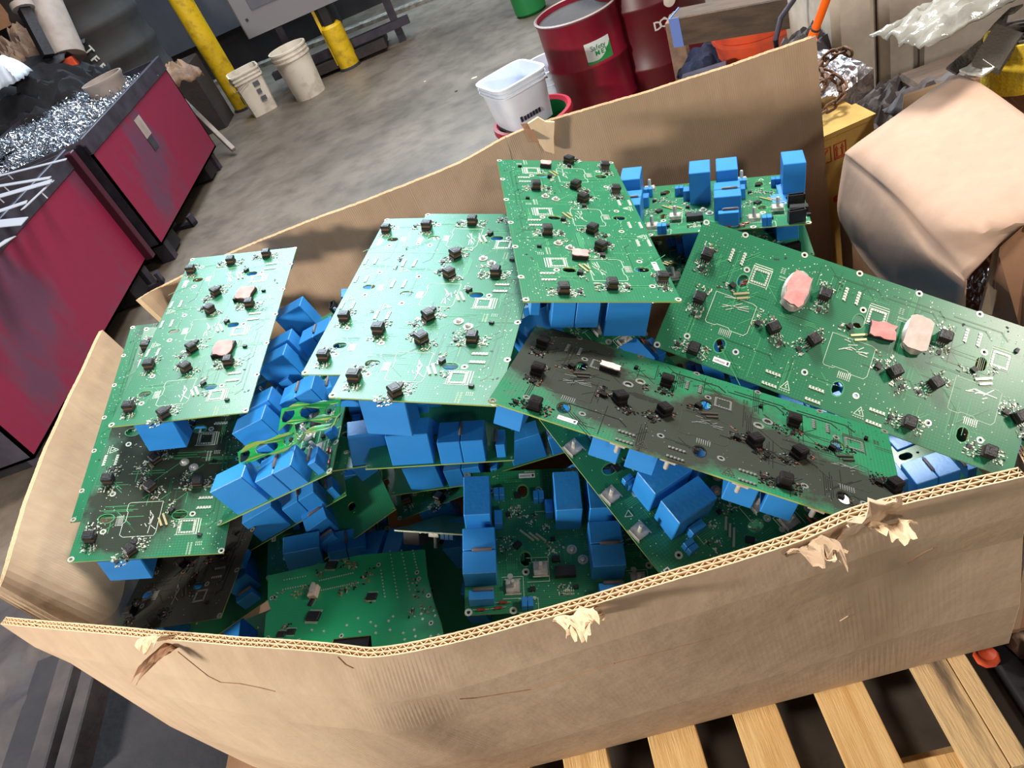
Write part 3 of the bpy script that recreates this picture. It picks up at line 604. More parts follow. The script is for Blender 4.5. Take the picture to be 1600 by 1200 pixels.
# --- the different, smaller board at the front
def small_board():
    W0 = .27
    a = P(418, 899, .60); b = P(665, 860, .60); c = P(697, 1012, .63); d = P(411, 1003, .60)
    ex = (b - a).normalized(); ey = (d - a); ey = (ey - ex * ey.dot(ex)).normalized(); ez = ex.cross(ey); up = ez.z
    m = Matrix((ex, ey, ez)).transposed().to_4x4(); m.translation = a
    wx = (b - a).length; hy = (d - a).dot(ey)
    e = bpy.data.objects.new('circuit_board', None); COL.objects.link(e); e.matrix_world = m; e.empty_display_size = .05
    tag(e, 'smaller emerald circuit board with rows of solder points against the front rim', 'circuit board', 'smaller boards of another make')
    def loc(px, py):
        n = m.to_3x3() @ Vector((0, 0, 1)); o = m.translation; r = P(px, py, .5) - CAM; r.normalize(); t = (o - CAM).dot(n) / r.dot(n); return m.inverted() @ (CAM + r * t)
    s = -1 if up < 0 else 1                                            # side that faces up
    poly = [loc(*q) for q in ((419, 900), (560, 868), (664, 859), (668, 900), (678, 940), (690, 975), (697, 1012), (688, 1030), (590, 1040), (583, 1025), (580, 993), (521, 999), (519, 1005), (505, 1004), (505, 1030), (411, 1020), (416, 960), (424, 953), (419, 940))]
    mb = MB(); mb.prism([(p.x, p.y) for p in poly], -.0011, .0011); mb.build('laminate', ['pcb_emerald'], e)
    z = s * .0011
    def bx(mb, px, py, lx, ly, h, mi=0, ang=0):
        p = loc(px, py); mb.rbox(p.x, p.y, ang, lx, ly, min(z, z + s * h), max(z, z + s * h), mi)
    mb = MB(); r = random.Random(4)
    for (x0, y0, x1, y1, n) in ((445, 907, 478, 901, 9), (443, 922, 478, 915, 10), (500, 908, 552, 896, 16), (503, 923, 560, 911, 18), (596, 892, 602, 933, 9), (610, 862, 622, 934, 14), (628, 861, 641, 922, 12), (646, 861, 652, 888, 7)):
        for i in range(n): t = i / (n - 1); bx(mb, x0 + (x1 - x0) * t, y0 + (y1 - y0) * t, .0022, .0022, .0012, 0, .7)
    for q in ((488, 985), (507, 987), (543, 978), (560, 967), (588, 979), (580, 973), (563, 988), (608, 971), (615, 964), (631, 990), (648, 985), (633, 1000), (650, 995), (674, 995), (686, 993), (677, 1008), (690, 1005), (659, 960), (661, 968), (679, 955), (681, 963), (588, 990), (610, 985)):
        bx(mb, q[0], q[1], .0035, .0035, .0014, 0, .5)
    for q in ((419, 997), (429, 1008), (448, 1006), (467, 1002), (425, 935), (592, 883), (652, 895), (655, 905), (670, 931), (674, 974), (534, 994), (445, 1022)):
        p = loc(*q); mb.ring(p.x, p.y, .002, .0042, z, z + s * .0003, 0, 12); mb.ring(p.x, p.y, 0.0001, .002, z, z + s * .0004, 1, 8)
    mb.build('solder_points', ['solder', 'ink'], e, kind='stuff')
    mb = MB()
    for q in ((436, 932, 8), (462, 930, 10), (476, 922, 10), (498, 897, 10), (540, 880, 22), (552, 884, 16), (578, 895, 12), (570, 907, 10), (538, 925, 16), (553, 915, 10), (447, 983, 18), (650, 912, 10), (654, 928, 12), (648, 958, 9), (665, 952, 9), (575, 937, 6)):
        p = loc(q[0], q[1])
        for i in range(q[2]): mb.rbox(p.x + r.uniform(-.009, .009), p.y + r.uniform(-.008, .008), r.choice((0, .3, 1.57)), r.uniform(.002, .005), .0016, min(z, z + s * .002), max(z, z + s * .002), r.choice((0, 1, 2, 2, 3)))
    mb.build('surface_mount_parts', ['solder', 'black_plastic', 'tan_chip', 'grey_chip'], e, kind='stuff')
    mc = MB(); mc.box(-.011, -.007, 0, .011, .007, .004, 0, bev=.0006)
    for i in range(9):
        for sy in (-1, 1): mc.box(-.010 + i * .0025 - .0005, sy * .0095 - .0018, 0, -.010 + i * .0025 + .0005, sy * .0095 + .0018, .0008, 1)
    ic = mc.mesh('chip', ['black_plastic', 'solder'])
    for (x, y, k, a) in ((519, 884, 1, -.15), (491, 964, 1.15, -.15), (582, 933, .85, -.1), (440, 992, .7, -.1), (456, 988, .7, -.1), (487, 942, .6, 1.3)):
        p = loc(x, y); link('chip', ic, e, Matrix.Translation((p.x, p.y, z)) @ (Matrix.Rotation(PI, 4, 'X') if s < 0 else Matrix()) @ Matrix.Rotation(a, 4, 'Z') @ Matrix.Scale(k, 4))
    p = loc(493, 927); mb = MB(); mb.box(-.008, -.011, 0, .008, .011, .010, 0, bev=.001); mb.tube([(0, -.006, .012), (0, .012, .012)], .0035, 8, 1)
    o = mb.build('crystal', ['pale_pad', 'steel'], e); o.matrix_local = Matrix.Translation((p.x, p.y, z)) @ (Matrix.Rotation(PI, 4, 'X') if s < 0 else Matrix())
    # relay block under the notch
    p = loc(545, 1012); q = loc(575, 1000)
    mb = MB(); mb.rbox(p.x, p.y, 0, .065, .05, min(-s * .002, -s * .03), max(-s * .002, -s * .03)); mb.build('relay', ['black_plastic'], e)
pcb_mat('pcb_emerald', dark=rgb(34, 150, 98), light=rgb(42, 162, 106))
small_board()
# --- narrow board seen edge-on with a black block and one terminal
def edge_board():
    a = P(616, 829, .60); b = P(760, 838, .60)
    e = thing('circuit_board', 'circuit board seen edge-on with a black block hanging from its near side', 'circuit board', (0, 0, 0), 0, 'smaller boards of another make')
    ex = (b - a).normalized(); ey = Vector((0, 0, 1)).cross(ex).normalized(); 
    view = (a - CAM).normalized(); ny = (ex.cross(view)).normalized()
    # board plane nearly contains the line of sight, so that only its edge and a sliver of its face show
    ez = ny; ey = (view + ny * .18).normalized(); ey = (ey - ex * ey.dot(ex)).normalized(); ez = ex.cross(ey)
    m = Matrix((ex, ey, ez)).transposed().to_4x4(); m.translation = a; e.matrix_world = m
    mb = MB(); mb.box(0, 0, -.0012, .155, .16, .0012); mb.build('laminate', ['pcb_green'], e)
    s = 1 if ez.z < 0 else -1
    def bb(x0, y0, x1, y1, h): return (x0, y0, min(s * .0012, s * h), x1, y1, max(s * .0012, s * h))
    mb = MB(); mb.box(*bb(.010, .012, .044, .05, .026), bev=.001); mb.build('connector', ['grey_plastic'], e)
    for x in (.088, .097, .106): mb = MB(); mb.box(*bb(x, .012, x + .0075, .03, .013)); mb.build('film_capacitor', ['cap_blue'], e)
    mb = MB(); mb.box(*bb(.064, .012, .084, .032, .010)); mb.tube([(.074, .018, s * .010), (.074, .018, s * .030)], .003, 10); mb.build('terminal', ['steel'], e)
    mb = MB(); r = random.Random(8)
    for i in range(40): x = r.uniform(.045, .12); y = r.uniform(.004, .05); mb.box(*bb(x, y, x + .003, y + .002, .003), r.choice((0, 1, 2)))
    mb.build('surface_mount_parts', ['solder', 'black_plastic', 'tan_chip'], e, kind='stuff')
edge_board()
# --- broken-out lattice of round openings lying on the capacitors
def lattice(a, b_, n_, label, wd=.034, roll=.3, sag=.008):
    """strip of laminate with large round openings punched out of it; a and b are pixel-and-height ends"""
    A, B = P(*a), P(*b_); d_ = (B - A); l = d_.length; d_.normalize(); s = Vector((0, 0, 1)).cross(d_).normalized(); s = Matrix.Rotation(roll, 3, d_) @ s; u = d_.cross(s)
    r = random.Random(int(a[0])); m = 4 * n_
    edge = [Vector((l * i / m, -wd / 2 * (1.05 + .16 * math.cos(2 * PI * i / 4)), 0)) for i in range(m + 1)] + [Vector((l * i / m, wd / 2 * (1.05 + .16 * math.cos(2 * PI * i / 4)), 0)) for i in range(m, -1, -1)]
    rings = [edge]
    for k in range(n_):
        cx = l * (k + .5) / n_; ra, rb = l / n_ * .40, wd * .38
        rings.append([Vector((cx + ra * math.cos(-t * PI / 6) * (1 - .35 * (t in (3, 4))), rb * math.sin(-t * PI / 6) * (1 - .3 * (t in (9, 10))), 0)) for t in range(12)])
    tri = tessellate_polygon(rings); flat_ = [p for q in rings for p in q]; N_ = len(flat_); vs = []
    for off in (-.0009, .0009):
        for p in flat_: vs.append(A + d_ * p.x + s * p.y + u * (off + sag * math.sin(p.x / l * PI * 2)))
    fs = [tuple(t) for t in tri] + [tuple(q + N_ for q in reversed(t)) for t in tri]; k = 0
    for q in rings:
        w_ = len(q)
        for i in range(w_): fs.append((k + i, k + (i + 1) % w_, N_ + k + (i + 1) % w_, N_ + k + i))
        k += w_
    mb = MB(); mb.add(vs, fs); o = mb.build('board_offcut', ['pcb_bright']); return tag(o, label, 'board offcut', 'punched out board offcuts')
pcb_mat('pcb_bright', dark=rgb(24, 140, 70), light=rgb(36, 156, 82))
lattice((438, 656, .862), (532, 632, .868), 3, 'broken green strip with three round openings, farthest of the offcuts')
lattice((470, 690, .858), (530, 648, .872), 2, 'short green strip with two round openings by the right board edge', .03, -.5)
lattice((374, 722, .835), (462, 676, .862), 3, 'curved green strip of openings hanging down behind the front capacitors', .028, .5, .012)
# ------------------------------------------------------------------ the big cardboard box
def resample(rows, step):
    """rows: list of polylines (same count) -> the same polylines densely sampled together"""
    ref = rows[0]; n = len(ref); out = [[] for _ in rows]
    def cr(p0, p1, p2, p3, t):
        return .5 * ((2 * p1) + (p2 - p0) * t + (2 * p0 - 5 * p1 + 4 * p2 - p3) * t * t + (3 * p1 - p0 - 3 * p2 + p3) * t ** 3)
    for i in range(n - 1):
        k = max(1, int((ref[i + 1] - ref[i]).length / step))
        for j in range(k):
            for r_, o_ in zip(rows, out):
                o_.append(cr(r_[max(i - 1, 0)], r_[i], r_[i + 1], r_[min(i + 2, n - 1)], j / k))
    for r_, o_ in zip(rows, out): o_.append(r_[-1].copy())
    return out
def uv_grid(me, cols, rows_n):
    uv = me.uv_layers.new(name='UVMap')
    for poly in me.polygons:
        for li in poly.loop_indices:
            vi = me.loops[li].vertex_index; uv.data[li].uv = ((vi % cols) * .0126, (vi // cols) % max(rows_n, 1) * .1)
def panel(name, rows, th, parent, side=1, mats=('cardboard', 'cardboard_torn'), flute_rows=2, jitter=.0012, seed=1, close=True):
    """double-wall board: three liners with two zigzag flute layers between them, open at the rim"""
    rows = [[Vector(p) for p in r] for r in rows]
    R_ = resample(rows, .0062); n = len(R_[0]); r = random.Random(seed)
    nor = []
    for i in range(n):
        t = (R_[0][min(i + 3, n - 1)] - R_[0][max(i - 3, 0)]); t.z = 0; t.normalize(); nor.append(Vector((t.y, -t.x, 0)) * side)
    jit = [noise.noise(Vector((i * .05, seed * 3.1, 0))) * jitter * 2 + r.uniform(-.3, .3) * jitter for i in range(n)]
    top = []
    for k, row in enumerate(R_):
        row = [p + Vector((0, 0, jit[i] if k == 0 else 0)) for i, p in enumerate(row)]; top.append(row)
    def sheet(off0, lowered=0.0, kmax=None):
        vs = []; kk = top[:kmax] if kmax else top
        for k, row in enumerate(kk):
            for i, p in enumerate(row): vs.append(p - nor[i] * off0 + Vector((0, 0, -lowered if k == 0 else 0)))
        return vs, [(k * n + i, k * n + i + 1, (k + 1) * n + i + 1, (k + 1) * n + i) for k in range(len(kk) - 1) for i in range(n - 1)]
    mb = MB()
    v, f = sheet(0); mb.add(v, f, 2 if len(mats) > 2 else 0); o1 = len(v)
    v, f = sheet(th); mb.add(v, f, 0)
    # close the bottom and both ends between outer and inner liner
    m = len(top) - 1
    mb.f.append(tuple([m * n, m * n + n - 1, o1 + m * n + n - 1, o1 + m * n])); mb.m.append(0)
    me = mb.mesh(name, list(mats)); uv_grid(me, n, len(top)); body = link(name, me, parent)
    # rim: lips, mid liner and flutes, only as deep as one can look in
    mb = MB()
    dirs = [(top[1][i] - top[0][i]).normalized() for i in range(n)]; dl = .03
    def lip(off, t_):
        vs = []
        for i in range(n):
            p = top[0][i] - nor[i] * off
            dz = dirs[i] * dl; vs += [p + nor[i] * t_ / 2, p - nor[i] * t_ / 2, p - nor[i] * t_ / 2 + dz, p + nor[i] * t_ / 2 + dz]
        fs = []
        for i in range(n - 1):
            a, b = i * 4, i * 4 + 4
            fs += [(a, b, b + 1, a + 1), (a + 1, b + 1, b + 2, a + 2), (a + 3, b + 3, b, a)]
        mb.add(vs, fs, 0)
    dl = .004; lip(.00085, .0016); lip(th - .00085, .0016); dl = .025; lip(th / 2, .0013)
    for lay in (0, 1):
        vs = []; h0 = lay * th / 2 + .0012; h1 = (lay + 1) * th / 2 - .0012
        for i in range(n):
            off = h0 if (i + lay) % 2 == 0 else h1; p = top[0][i] - nor[i] * off - Vector((0, 0, .0006))
            dz = dirs[i] * .025; vs += [p + nor[i] * .0005, p - nor[i] * .0005, p - nor[i] * .0005 + dz, p + nor[i] * .0005 + dz]
        fs = []
        for i in range(n - 1):
            a, b = i * 4, i * 4 + 4; fs += [(a, b, b + 1, a + 1), (a + 1, b + 1, b + 2, a + 2), (a + 3, b + 3, b, a)]
        mb.add(vs, fs, 0)
    mb.build('flute_edge', ['cardboard_torn'], body, kind='stuff')
    # the two upright cut edges
    for e_ in (0, -1):
        mb = MB(); i = 0 if e_ == 0 else n - 1; vs = []
        for row in top: vs += [row[i] + nor[i] * .0002, row[i] - nor[i] * (th + .0002)]
        mb.add(vs, [(2 * k, 2 * k + 1, 2 * k + 3, 2 * k + 2) for k in range(len(top) - 1)]); mb.build('cut_edge', ['cardboard_torn'], body)
    return body
box = thing('gaylord_box', 'big open double-wall cardboard box on the pallet, heaped with circuit boards', 'cardboard box', (-.3, 1.1, .14))
bpy.context.view_layer.update()
BI = box.matrix_world.inverted()
def L3(p): return BI @ Vector(p)
def prow(pts): return [L3(P(*q)) for q in pts]
# front panel: rim, bulge, foot
rim = [(0, 975, .75), (60, 981, .755), (250, 999, .78), (420, 1013, .79), (520, 1022, .79), (590, 1027, .79), (700, 1007, .81), (870, 962, .82), (1050, 908, .82), (1240, 850, .82), (1330, 812, .825), (1400, 792, .82), (1500, 768, .81), (1604, 744, .80)]
mid = [(110, 1036, .62), (175, 1062, .62), (330, 1105, .62), (470, 1130, .60), (560, 1140, .60), (625, 1145, .58), (730, 1120, .56), (900, 1060, .62), (1070, 1005, .65), (1250, 945, .65), (1335, 915, .64), (1400, 890, .61), (1495, 866, .58), (1598, 840, .57)]
def seg(p, q, t): return tuple(a + (b - a) * t for a, b in zip(p, q))
foot = [(400, 1200, .14), (450, 1215, .14), (560, 1240, .14), (680, 1240, .14), (760, 1217, .14), (820, 1201, .14), (900, 1181, .14), (1000, 1155, .14), (1120, 1123, .14), (1270, 1084, .14), (1340, 1066, .14), (1400, 1050, .14), (1480, 1029, .14), (1576, 1005, .14)]
rimL, midL, footL = prow(rim), prow(mid), prow(foot)
q3 = [r_ * .5 + m_ * .5 + Vector((0, -.006, 0)) for r_, m_ in zip(rimL, midL)]
q4 = [r_ * .5 + m_ * .5 + Vector((0, -.012, 0)) for r_, m_ in zip(midL, footL)]
panel('front_panel', [rimL, q3, midL, q4, footL], .014, box, side=1, seed=2, mats=('cardboard', 'cardboard_torn', 'cardboard_outer'))
# back panel
rim = [(213, 470), (250, 447), (330, 407), (420, 367), (500, 336), (600, 300), (640, 285), (720, 250), (790, 212), (850, 190), (960, 155), (1100, 112), (1200, 80), (1272, 54)]
b0 = [L3(PY(x, y, 1.60)) for i, (x, y) in enumerate(rim)]
b0[0] = L3(PY(213, 470, 1.50))
bf = [Vector((p.x, p.y, L3((0, 0, .14)).z)) for p in b0]
b1 = [a * .6 + b * .4 + Vector((0, .006 * math.sin(i), 0)) for i, (a, b) in enumerate(zip(b0, bf))]
bf[0].x += .08; b1[0].x += .045
panel('back_panel', [b0, b1, bf], .011, box, side=-1, seed=5, jitter=.0018)
# left panel, torn free from the front one
l0 = [L3(P(155, 518, .81)), L3(P(96, 640, .81)), L3(P(45, 760, .81)), L3(P(8, 880, .80)), L3(P(-4, 925, .77))]
lm = [l0[0] + Vector((.03, 0, -.25)), l0[1] + Vector((.06, 0, -.22)), l0[2] + Vector((.07, 0, -.2)), l0[3] + Vector((.06, .0, -.2)), L3(P(85, 976, .66))]
lf = [Vector((L3((-1.08, 0, 0)).x, p.y, L3((0, 0, .14)).z)) for p in l0]
panel('left_panel', [l0, lm, lf], .010, box, side=1, seed=8, mats=('cardboard_outer', 'cardboard_torn'))
# right panel, slumped under the boards
r0 = [L3((.645, 1.60, .46)), L3((.63, 1.35, .50)), L3((.60, 1.1, .50)), L3((.55, .85, .52)), L3((.50, .62, .55))]
rf = [Vector((p.x, p.y, L3((0, 0, .14)).z)) for p in r0]
panel('right_panel', [r0, [a * .5 + b * .5 for a, b in zip(r0, rf)], rf], .010, box, side=-1, seed=9)
mb = MB(); mb.box(-.78, -.48, .002, .9, .48, .012); mb.build('bottom_flap', ['cardboard_brown'], box)
def crumple(px, py, z, w_, h_, seed, lean=.02, label='torn, crumpled tuft of board', mats='cardboard_torn', rz=0, n=9, curl=1.0):
    """a ragged tongue of liner folded over the rim towards the viewer"""
    r = random.Random(seed); c = L3(P(px, py, z)); nx = 11; vs = []; th_ = .0022
    top = [1 + r.uniform(-.28, .12) for _ in range(nx)]
    for j in range(n):
        t = j / (n - 1)
        for i in range(nx):
            s = i / (nx - 1) - .5; tt = t * top[i]
            x = s * w_ * (1 - .35 * tt) + .004 * math.sin(7 * tt + seed)
            a = tt * 2.1 * curl; y = -lean * (1 - math.cos(a)) - .006 * math.sin(s * 9 + seed) * tt; zz = h_ * math.sin(min(a, 2.6)) * .75 - .012 * (1 - tt)
            nz = noise.noise(Vector((s * 5, t * 4, seed * 2.3))) * .008 * (.3 + tt)
            vs.append(c + Matrix.Rotation(rz, 3, 'Z') @ Vector((x, y + nz, zz + nz * .5)))
    fs = [(j * nx + i, j * nx + i + 1, (j + 1) * nx + i + 1, (j + 1) * nx + i) for j in range(n - 1) for i in range(nx - 1)]
    m = len(vs); mb = MB(); mb.add(vs + [v + Vector((0, th_, -.0008)) for v in vs], fs + [tuple(reversed([k + m for k in f])) for f in fs] + [(k, k + 1, m + k + 1, m + k) for k in range((n - 1) * nx, n * nx - 1)])
    mb.build('torn_tab', [mats], box, smooth=False, label=label)
crumple(252, 996, .782, .050, .030, 1, .020, rz=-.3)
crumple(268, 1004, .775, .028, .020, 11, .030, rz=-.6, mats='cardboard_brown', curl=1.3)
crumple(900, 955, .818, .055, .022, 2, .018, rz=.1, curl=1.2)
crumple(922, 962, .812, .030, .026, 12, .022, rz=-.3)
crumple(1260, 846, .818, .050, .020, 3, .020, rz=.2, mats='cardboard', curl=1.25)
crumple(1292, 852, .812, .035, .022, 13, .022, rz=-.4)
crumple(1360, 812, .818, .080, .035, 4, .006, rz=.25, mats='cardboard_outer', curl=.7)
crumple(1392, 812, .812, .045, .020, 14, .025, rz=-.3)
def torn_back():
    c0 = PY(848, 205, 1.575)
    mb = MB(); r = random.Random(3)
    base = L3(c0)
    mb.prism([(-.025, .03), (.0, .035), (.012, .02), (.03, .012), (.018, -.02), (.008, -.055), (-.01, -.04), (-.018, -.01)], 0, .008, 0, Matrix.Translation(base) @ Matrix.Rotation(PI / 2, 4, 'X'))
    mb.build('torn_tab', ['cardboard_torn'], box, label='triangular tear in the back panel')
    mb = MB(); mb.prism([(-.04, .035), (-.02, .03), (-.015, -.015), (-.03, -.005)], 0, .004, 0, Matrix.Translation(base + Vector((0, -.012, 0))) @ Matrix.Rotation(PI / 2 - .5, 4, 'X'))
    mb.build('torn_tab', ['cardboard_brown'], box)
torn_back()
for pts in (((790, 214), (797, 240), (804, 262)), ((1146, 100), (1158, 150), (1170, 205)), ((1062, 128), (1068, 160), (1078, 200))):
    mb = MB(); mb.tube([L3(PY(x, y, 1.590)) for x, y in pts], .0014, 5); mb.build('crease', ['cardboard'], box)
from mathutils.bvhtree import BVHTree
def on_front(pts, r_, m_):
    o = bpy.data.objects['front_panel']; bpy.context.view_layer.update(); I = o.matrix_world.inverted(); tr = BVHTree.FromPolygons([v.co for v in o.data.vertices], [tuple(p.vertices) for p in o.data.polygons]); q = []
    src = I @ CAM
    for x, y in pts:
        dr = (I.to_3x3() @ (RW @ Vector(((x - 800) / F_PX, (y - 600) / F_PX, 1)))).normalized(); hit = tr.ray_cast(src, dr)
        if hit[0]: q.append(hit[0] - dr * .0004)
    if len(q) > 1: mb = MB(); mb.tube(q, r_, 5); mb.build('crease', [m_], box, label='thin dark crease')
on_front([(718, 1092), (745, 1090), (790, 1083), (830, 1077), (880, 1062), (930, 1046), (960, 1036)], .0011, 'cardboard_brown')
on_front([(960, 1036), (1010, 1024), (1070, 1008), (1150, 986)], .0006, 'cardboard_brown')
on_front([(278, 1018), (300, 1036), (325, 1056), (345, 1066), (375, 1068), (405, 1074), (430, 1080)], .0009, 'cardboard_brown')
on_front([(528, 1026), (540, 1038), (552, 1044)], .0009, 'cardboard_brown')
on_front([(1418, 880), (1428, 872), (1445, 862), (1458, 856)], .0012, 'cardboard_brown')
on_front([(1312, 970), (1325, 962)], .0010, 'cardboard_torn')
# scratches and a crease in the front panel: thin pressed lines
def crease(pts, wdt, m, name='crease'):
    mb = MB(); vs = [L3(P(*q)) for q in pts]
    mb.tube([v + Vector((0, -.004, 0)) for v in vs], wdt, 5); mb.build(name, [m], box)
# --- pallet
mat('pallet_wood', rgb(226, 188, 128), .7, 0, rgb(204, 158, 96), scale=5, stretch=(14, 1, 14), bump=.25, bscale=30)
mat('pallet_wood_grey', rgb(210, 176, 126), .75, 0, rgb(104, 86, 66), scale=4, stretch=(9, 1, 9), bump=.35, bscale=30, ramp=(.5, .68))
pal = thing('pallet', 'light wooden pallet carrying the big cardboard box', 'pallet', (-.3, 1.0, 0))
xs = [(-1.0, -.91), (-.83, -.74), (-.66, -.57), (-.49, -.40), (-.335, -.25), (-.17, -.08), (-.01, .07), (.14, .225), (.31, .40)]
for i, (x0, x1) in enumerate(xs):
    last = i == len(xs) - 1
    for (a, b_) in (((x0, x0 + .060), (x0 + .0615, x1 + .002)) if last else ((x0, x1),)):
        mb = MB(); z0 = .122; mb.box(a + .3, -.575 + (.012 if i % 2 else 0), z0, b_ + .3, .62, .1395, bev=.0015)
        mb.build('deck_board', ['pallet_wood_grey' if last else 'pallet_wood'], pal)
for y in (-.57, -.02, .55):
    mb = MB(); mb.box(-.70, y, .018, .70, y + .042, .1215, bev=.002); mb.build('stringer', ['pallet_wood'], pal)
for y in (-.57, 0, .52):
    mb = MB(); mb.box(-.70, y, 0, .70, y + .085, .017); mb.build('bottom_board', ['pallet_wood'], pal)
# ------------------------------------------------------------------ the folded carton to the right of the box
def sheet_solid(name, polys, th, m, parent, mats2=None):
    """thick sheet from world polygons"""
    mb = MB()
    for pts in polys:
        pts = [Vector(p) for p in pts]; n_ = (pts[1] - pts[0]).cross(pts[2] - pts[0]).normalized()
        if n_.z < 0: n_ = -n_
        k = len(pts); vs = pts + [p - n_ * th for p in pts]
        mb.add(vs, [tuple(range(k)), tuple(range(2 * k - 1, k - 1, -1))] + [(i, k + i, k + (i + 1) % k, (i + 1) % k) for i in range(k)])
    return mb.build(name, [m], parent)
def lid():
    e = thing('cardboard_carton', 'smooth tan carton with a slumped rounded lid, right of the big box', 'carton', (.9, 1.2, 0))
    e2 = bpy.context.view_layer.update(); I = e.matrix_world.inverted()
    # grid surface: rows go from the far edge of the lid, over the fold, down the near side
    rows = [
        [(1512, 121, .80), (1540, 135, .80), (1600, 178, .80), (1680, 240, .80)],
        [(1484, 122, .80), (1530, 170, .80), (1600, 250, .80), (1680, 310, .79)],
        [(1400, 180, .78), (1470, 235, .785), (1560, 310, .78), (1680, 350, .77)],
        [(1345, 219, .76), (1430, 290, .765), (1520, 360, .76), (1600, 352, .75)],
        [(1322, 237, .74), (1400, 302, .745), (1460, 365, .735), (1530, 412, .72)],
        [(1320, 243, .73), (1392, 305, .735), (1450, 370, .72), (1508, 434, .70)],
        [(1316, 262, .71), (1378, 330, .71), (1430, 400, .69), (1506, 447, .68)],
        [(1308, 320, .64), (1345, 372, .64), (1398, 438, .60), (1506, 492, .56)],
        [(1312, 345, .60), (1350, 410, .56), (1410, 470, .52), (1510, 530, .50)]]
    R_ = [[I @ P(*q) for q in r_] for r_ in rows]
    # smooth in both directions
    def cr(p0, p1, p2, p3, t): return .5 * ((2 * p1) + (p2 - p0) * t + (2 * p0 - 5 * p1 + 4 * p2 - p3) * t * t + (3 * p1 - p0 - 3 * p2 + p3) * t ** 3)
    def dense(line, k):
        o = []
        for i in range(len(line) - 1):
            for j in range(k): o.append(cr(line[max(i - 1, 0)], line[i], line[i + 1], line[min(i + 2, len(line) - 1)], j / k))
        return o + [line[-1]]
    R1 = [dense(r_, 5) for r_ in R_]; cols = list(zip(*R1)); cols = [dense(list(c), 4) for c in cols]; g = list(zip(*cols))
    nx = len(g[0]); vs = [p for row in g for p in row]; ny = len(g)
    fs = [(j * nx + i, j * nx + i + 1, (j + 1) * nx + i + 1, (j + 1) * nx + i) for j in range(ny - 1) for i in range(nx - 1)]
    mb = MB(); mb.add(vs, fs); o = mb.build('lid', ['cardboard_smooth'], e, smooth=True)
    sd = o.modifiers.new('thick', 'SOLIDIFY'); sd.thickness = .006; sd.offset = -1
    # side walls that carry it
    w_ = MB()
    def wall(pts, m_='cardboard_brown'):
        q = MB(); pts = [I @ Vector(p) for p in pts]; k = len(pts)
        low = [Vector((p.x, p.y, .02)) for p in pts]
        q.add(pts + low, [(i, i + 1, k + i + 1, k + i) for i in range(k - 1)]); o_ = q.build('side', [m_], e); s_ = o_.modifiers.new('thick', 'SOLIDIFY'); s_.thickness = .008; return o_
    a, b_, c = P(1312, 345, .60), P(1410, 470, .52), P(1510, 530, .50)
    off = Vector((.03, .01, -.02)); wall([a + off, b_ + off, c + off])
    wall([a + off, P(1480, 122, .79) + Vector((.02, -.02, -.02))]); wall([P(1480, 122, .79) + Vector((.02, -.02, -.02)), P(1690, 240, .79) + Vector((0, -.03, -.02))])
    # broken corner: corrugated strip and inner panel
    q = MB(); pts = [P(1556, 388, .70), P(1566, 384, .70), P(1563, 420, .66), P(1556, 470, .62), P(1550, 492, .60), P(1532, 490, .60), P(1545, 440, .64)]
    q.prism([(0, 0), (1, 0), (0, 1)], 0, .0001)
    s = MB(); P0 = [I @ p for p in pts]; s.add(P0 + [p + Vector((.004, .012, -.004)) for p in P0], [tuple(range(7)), tuple(range(13, 6, -1))] + [(i, 7 + i, 7 + (i + 1) % 7, (i + 1) % 7) for i in range(7)])
    s.build('torn_corner', ['cardboard_torn'], e)
    s = MB(); P0 = [I @ P(*t) for t in ((1562, 386, .72), (1600, 352, .73), (1700, 330, .73), (1700, 560, .58), (1600, 520, .58), (1548, 496, .57))]
    s.add(P0 + [p + Vector((0, .006, -.006)) for p in P0], [tuple(range(6)), tuple(range(11, 5, -1))] + [(i, 6 + i, 6 + (i + 1) % 6, (i + 1) % 6) for i in range(6)]); s.build('inner_panel', ['cardboard_brown'], e)
    s = MB(); P0 = [I @ P(*t) for t in ((1512, 440, .50), (1560, 400, .50), (1560, 500, .45), (1500, 500, .45))]
    # metal shavings seen through the hole
    r = random.Random(6); s = MB()
    for i in range(700):
        a1 = r.random(); b1 = r.random(); px = 1500 + 70 * a1; py = 420 + 80 * b1; c = I @ P(px, py, .50 + r.uniform(-.01, .02)); d_ = Vector((r.uniform(-1, 1), r.uniform(-1, 1), r.uniform(-1, 1))).normalized() * .007; t_ = d_.cross(Vector((.3, .5, .8))).normalized() * .001
        s.add([c - d_, c + t_ * 2, c + d_, c - t_], [(0, 1, 2, 3)])
    o_ = s.build('metal_shavings', ['shaving_metal'], None, kind='stuff'); o_.matrix_world = e.matrix_world.copy(); tag(o_, 'bright metal shavings seen through the torn corner of the tan carton', 'metal shavings', kind='stuff')
mat('shaving_metal', rgb(222, 226, 235), .22, .95, rgb(150, 155, 165), scale=60)
lid()
# ------------------------------------------------------------------ hall contents behind and around the box
mat('hopper_red', rgb(122, 24, 56), .5, 0, rgb(92, 50, 72), scale=2.4, stretch=(1, 1, .6), bump=.15, bscale=20, detail=10, ramp=(.5, .62))
mat('hopper_dark_red', rgb(62, 16, 34), .5)
mat('hopper_steel', rgb(66, 62, 74), .5, .3, rgb(46, 42, 52), scale=8, bump=.1)
mat('dark_steel', rgb(34, 31, 36), .55, .3, rgb(22, 20, 26), scale=10, bump=.15)
mat('grey_cabinet', rgb(92, 94, 104), .5, 0, rgb(84, 86, 96), scale=3)
mat('grey_cabinet_light', rgb(118, 116, 122), .5)
mat('yellow_paint', rgb(214, 178, 22), .5, 0, rgb(150, 118, 24), scale=14, detail=8, bump=.2, ramp=(.48, .75))
mat('bucket_white', rgb(222, 214, 200), .5, 0, rgb(170, 158, 142), scale=7, ramp=(.5, .75))
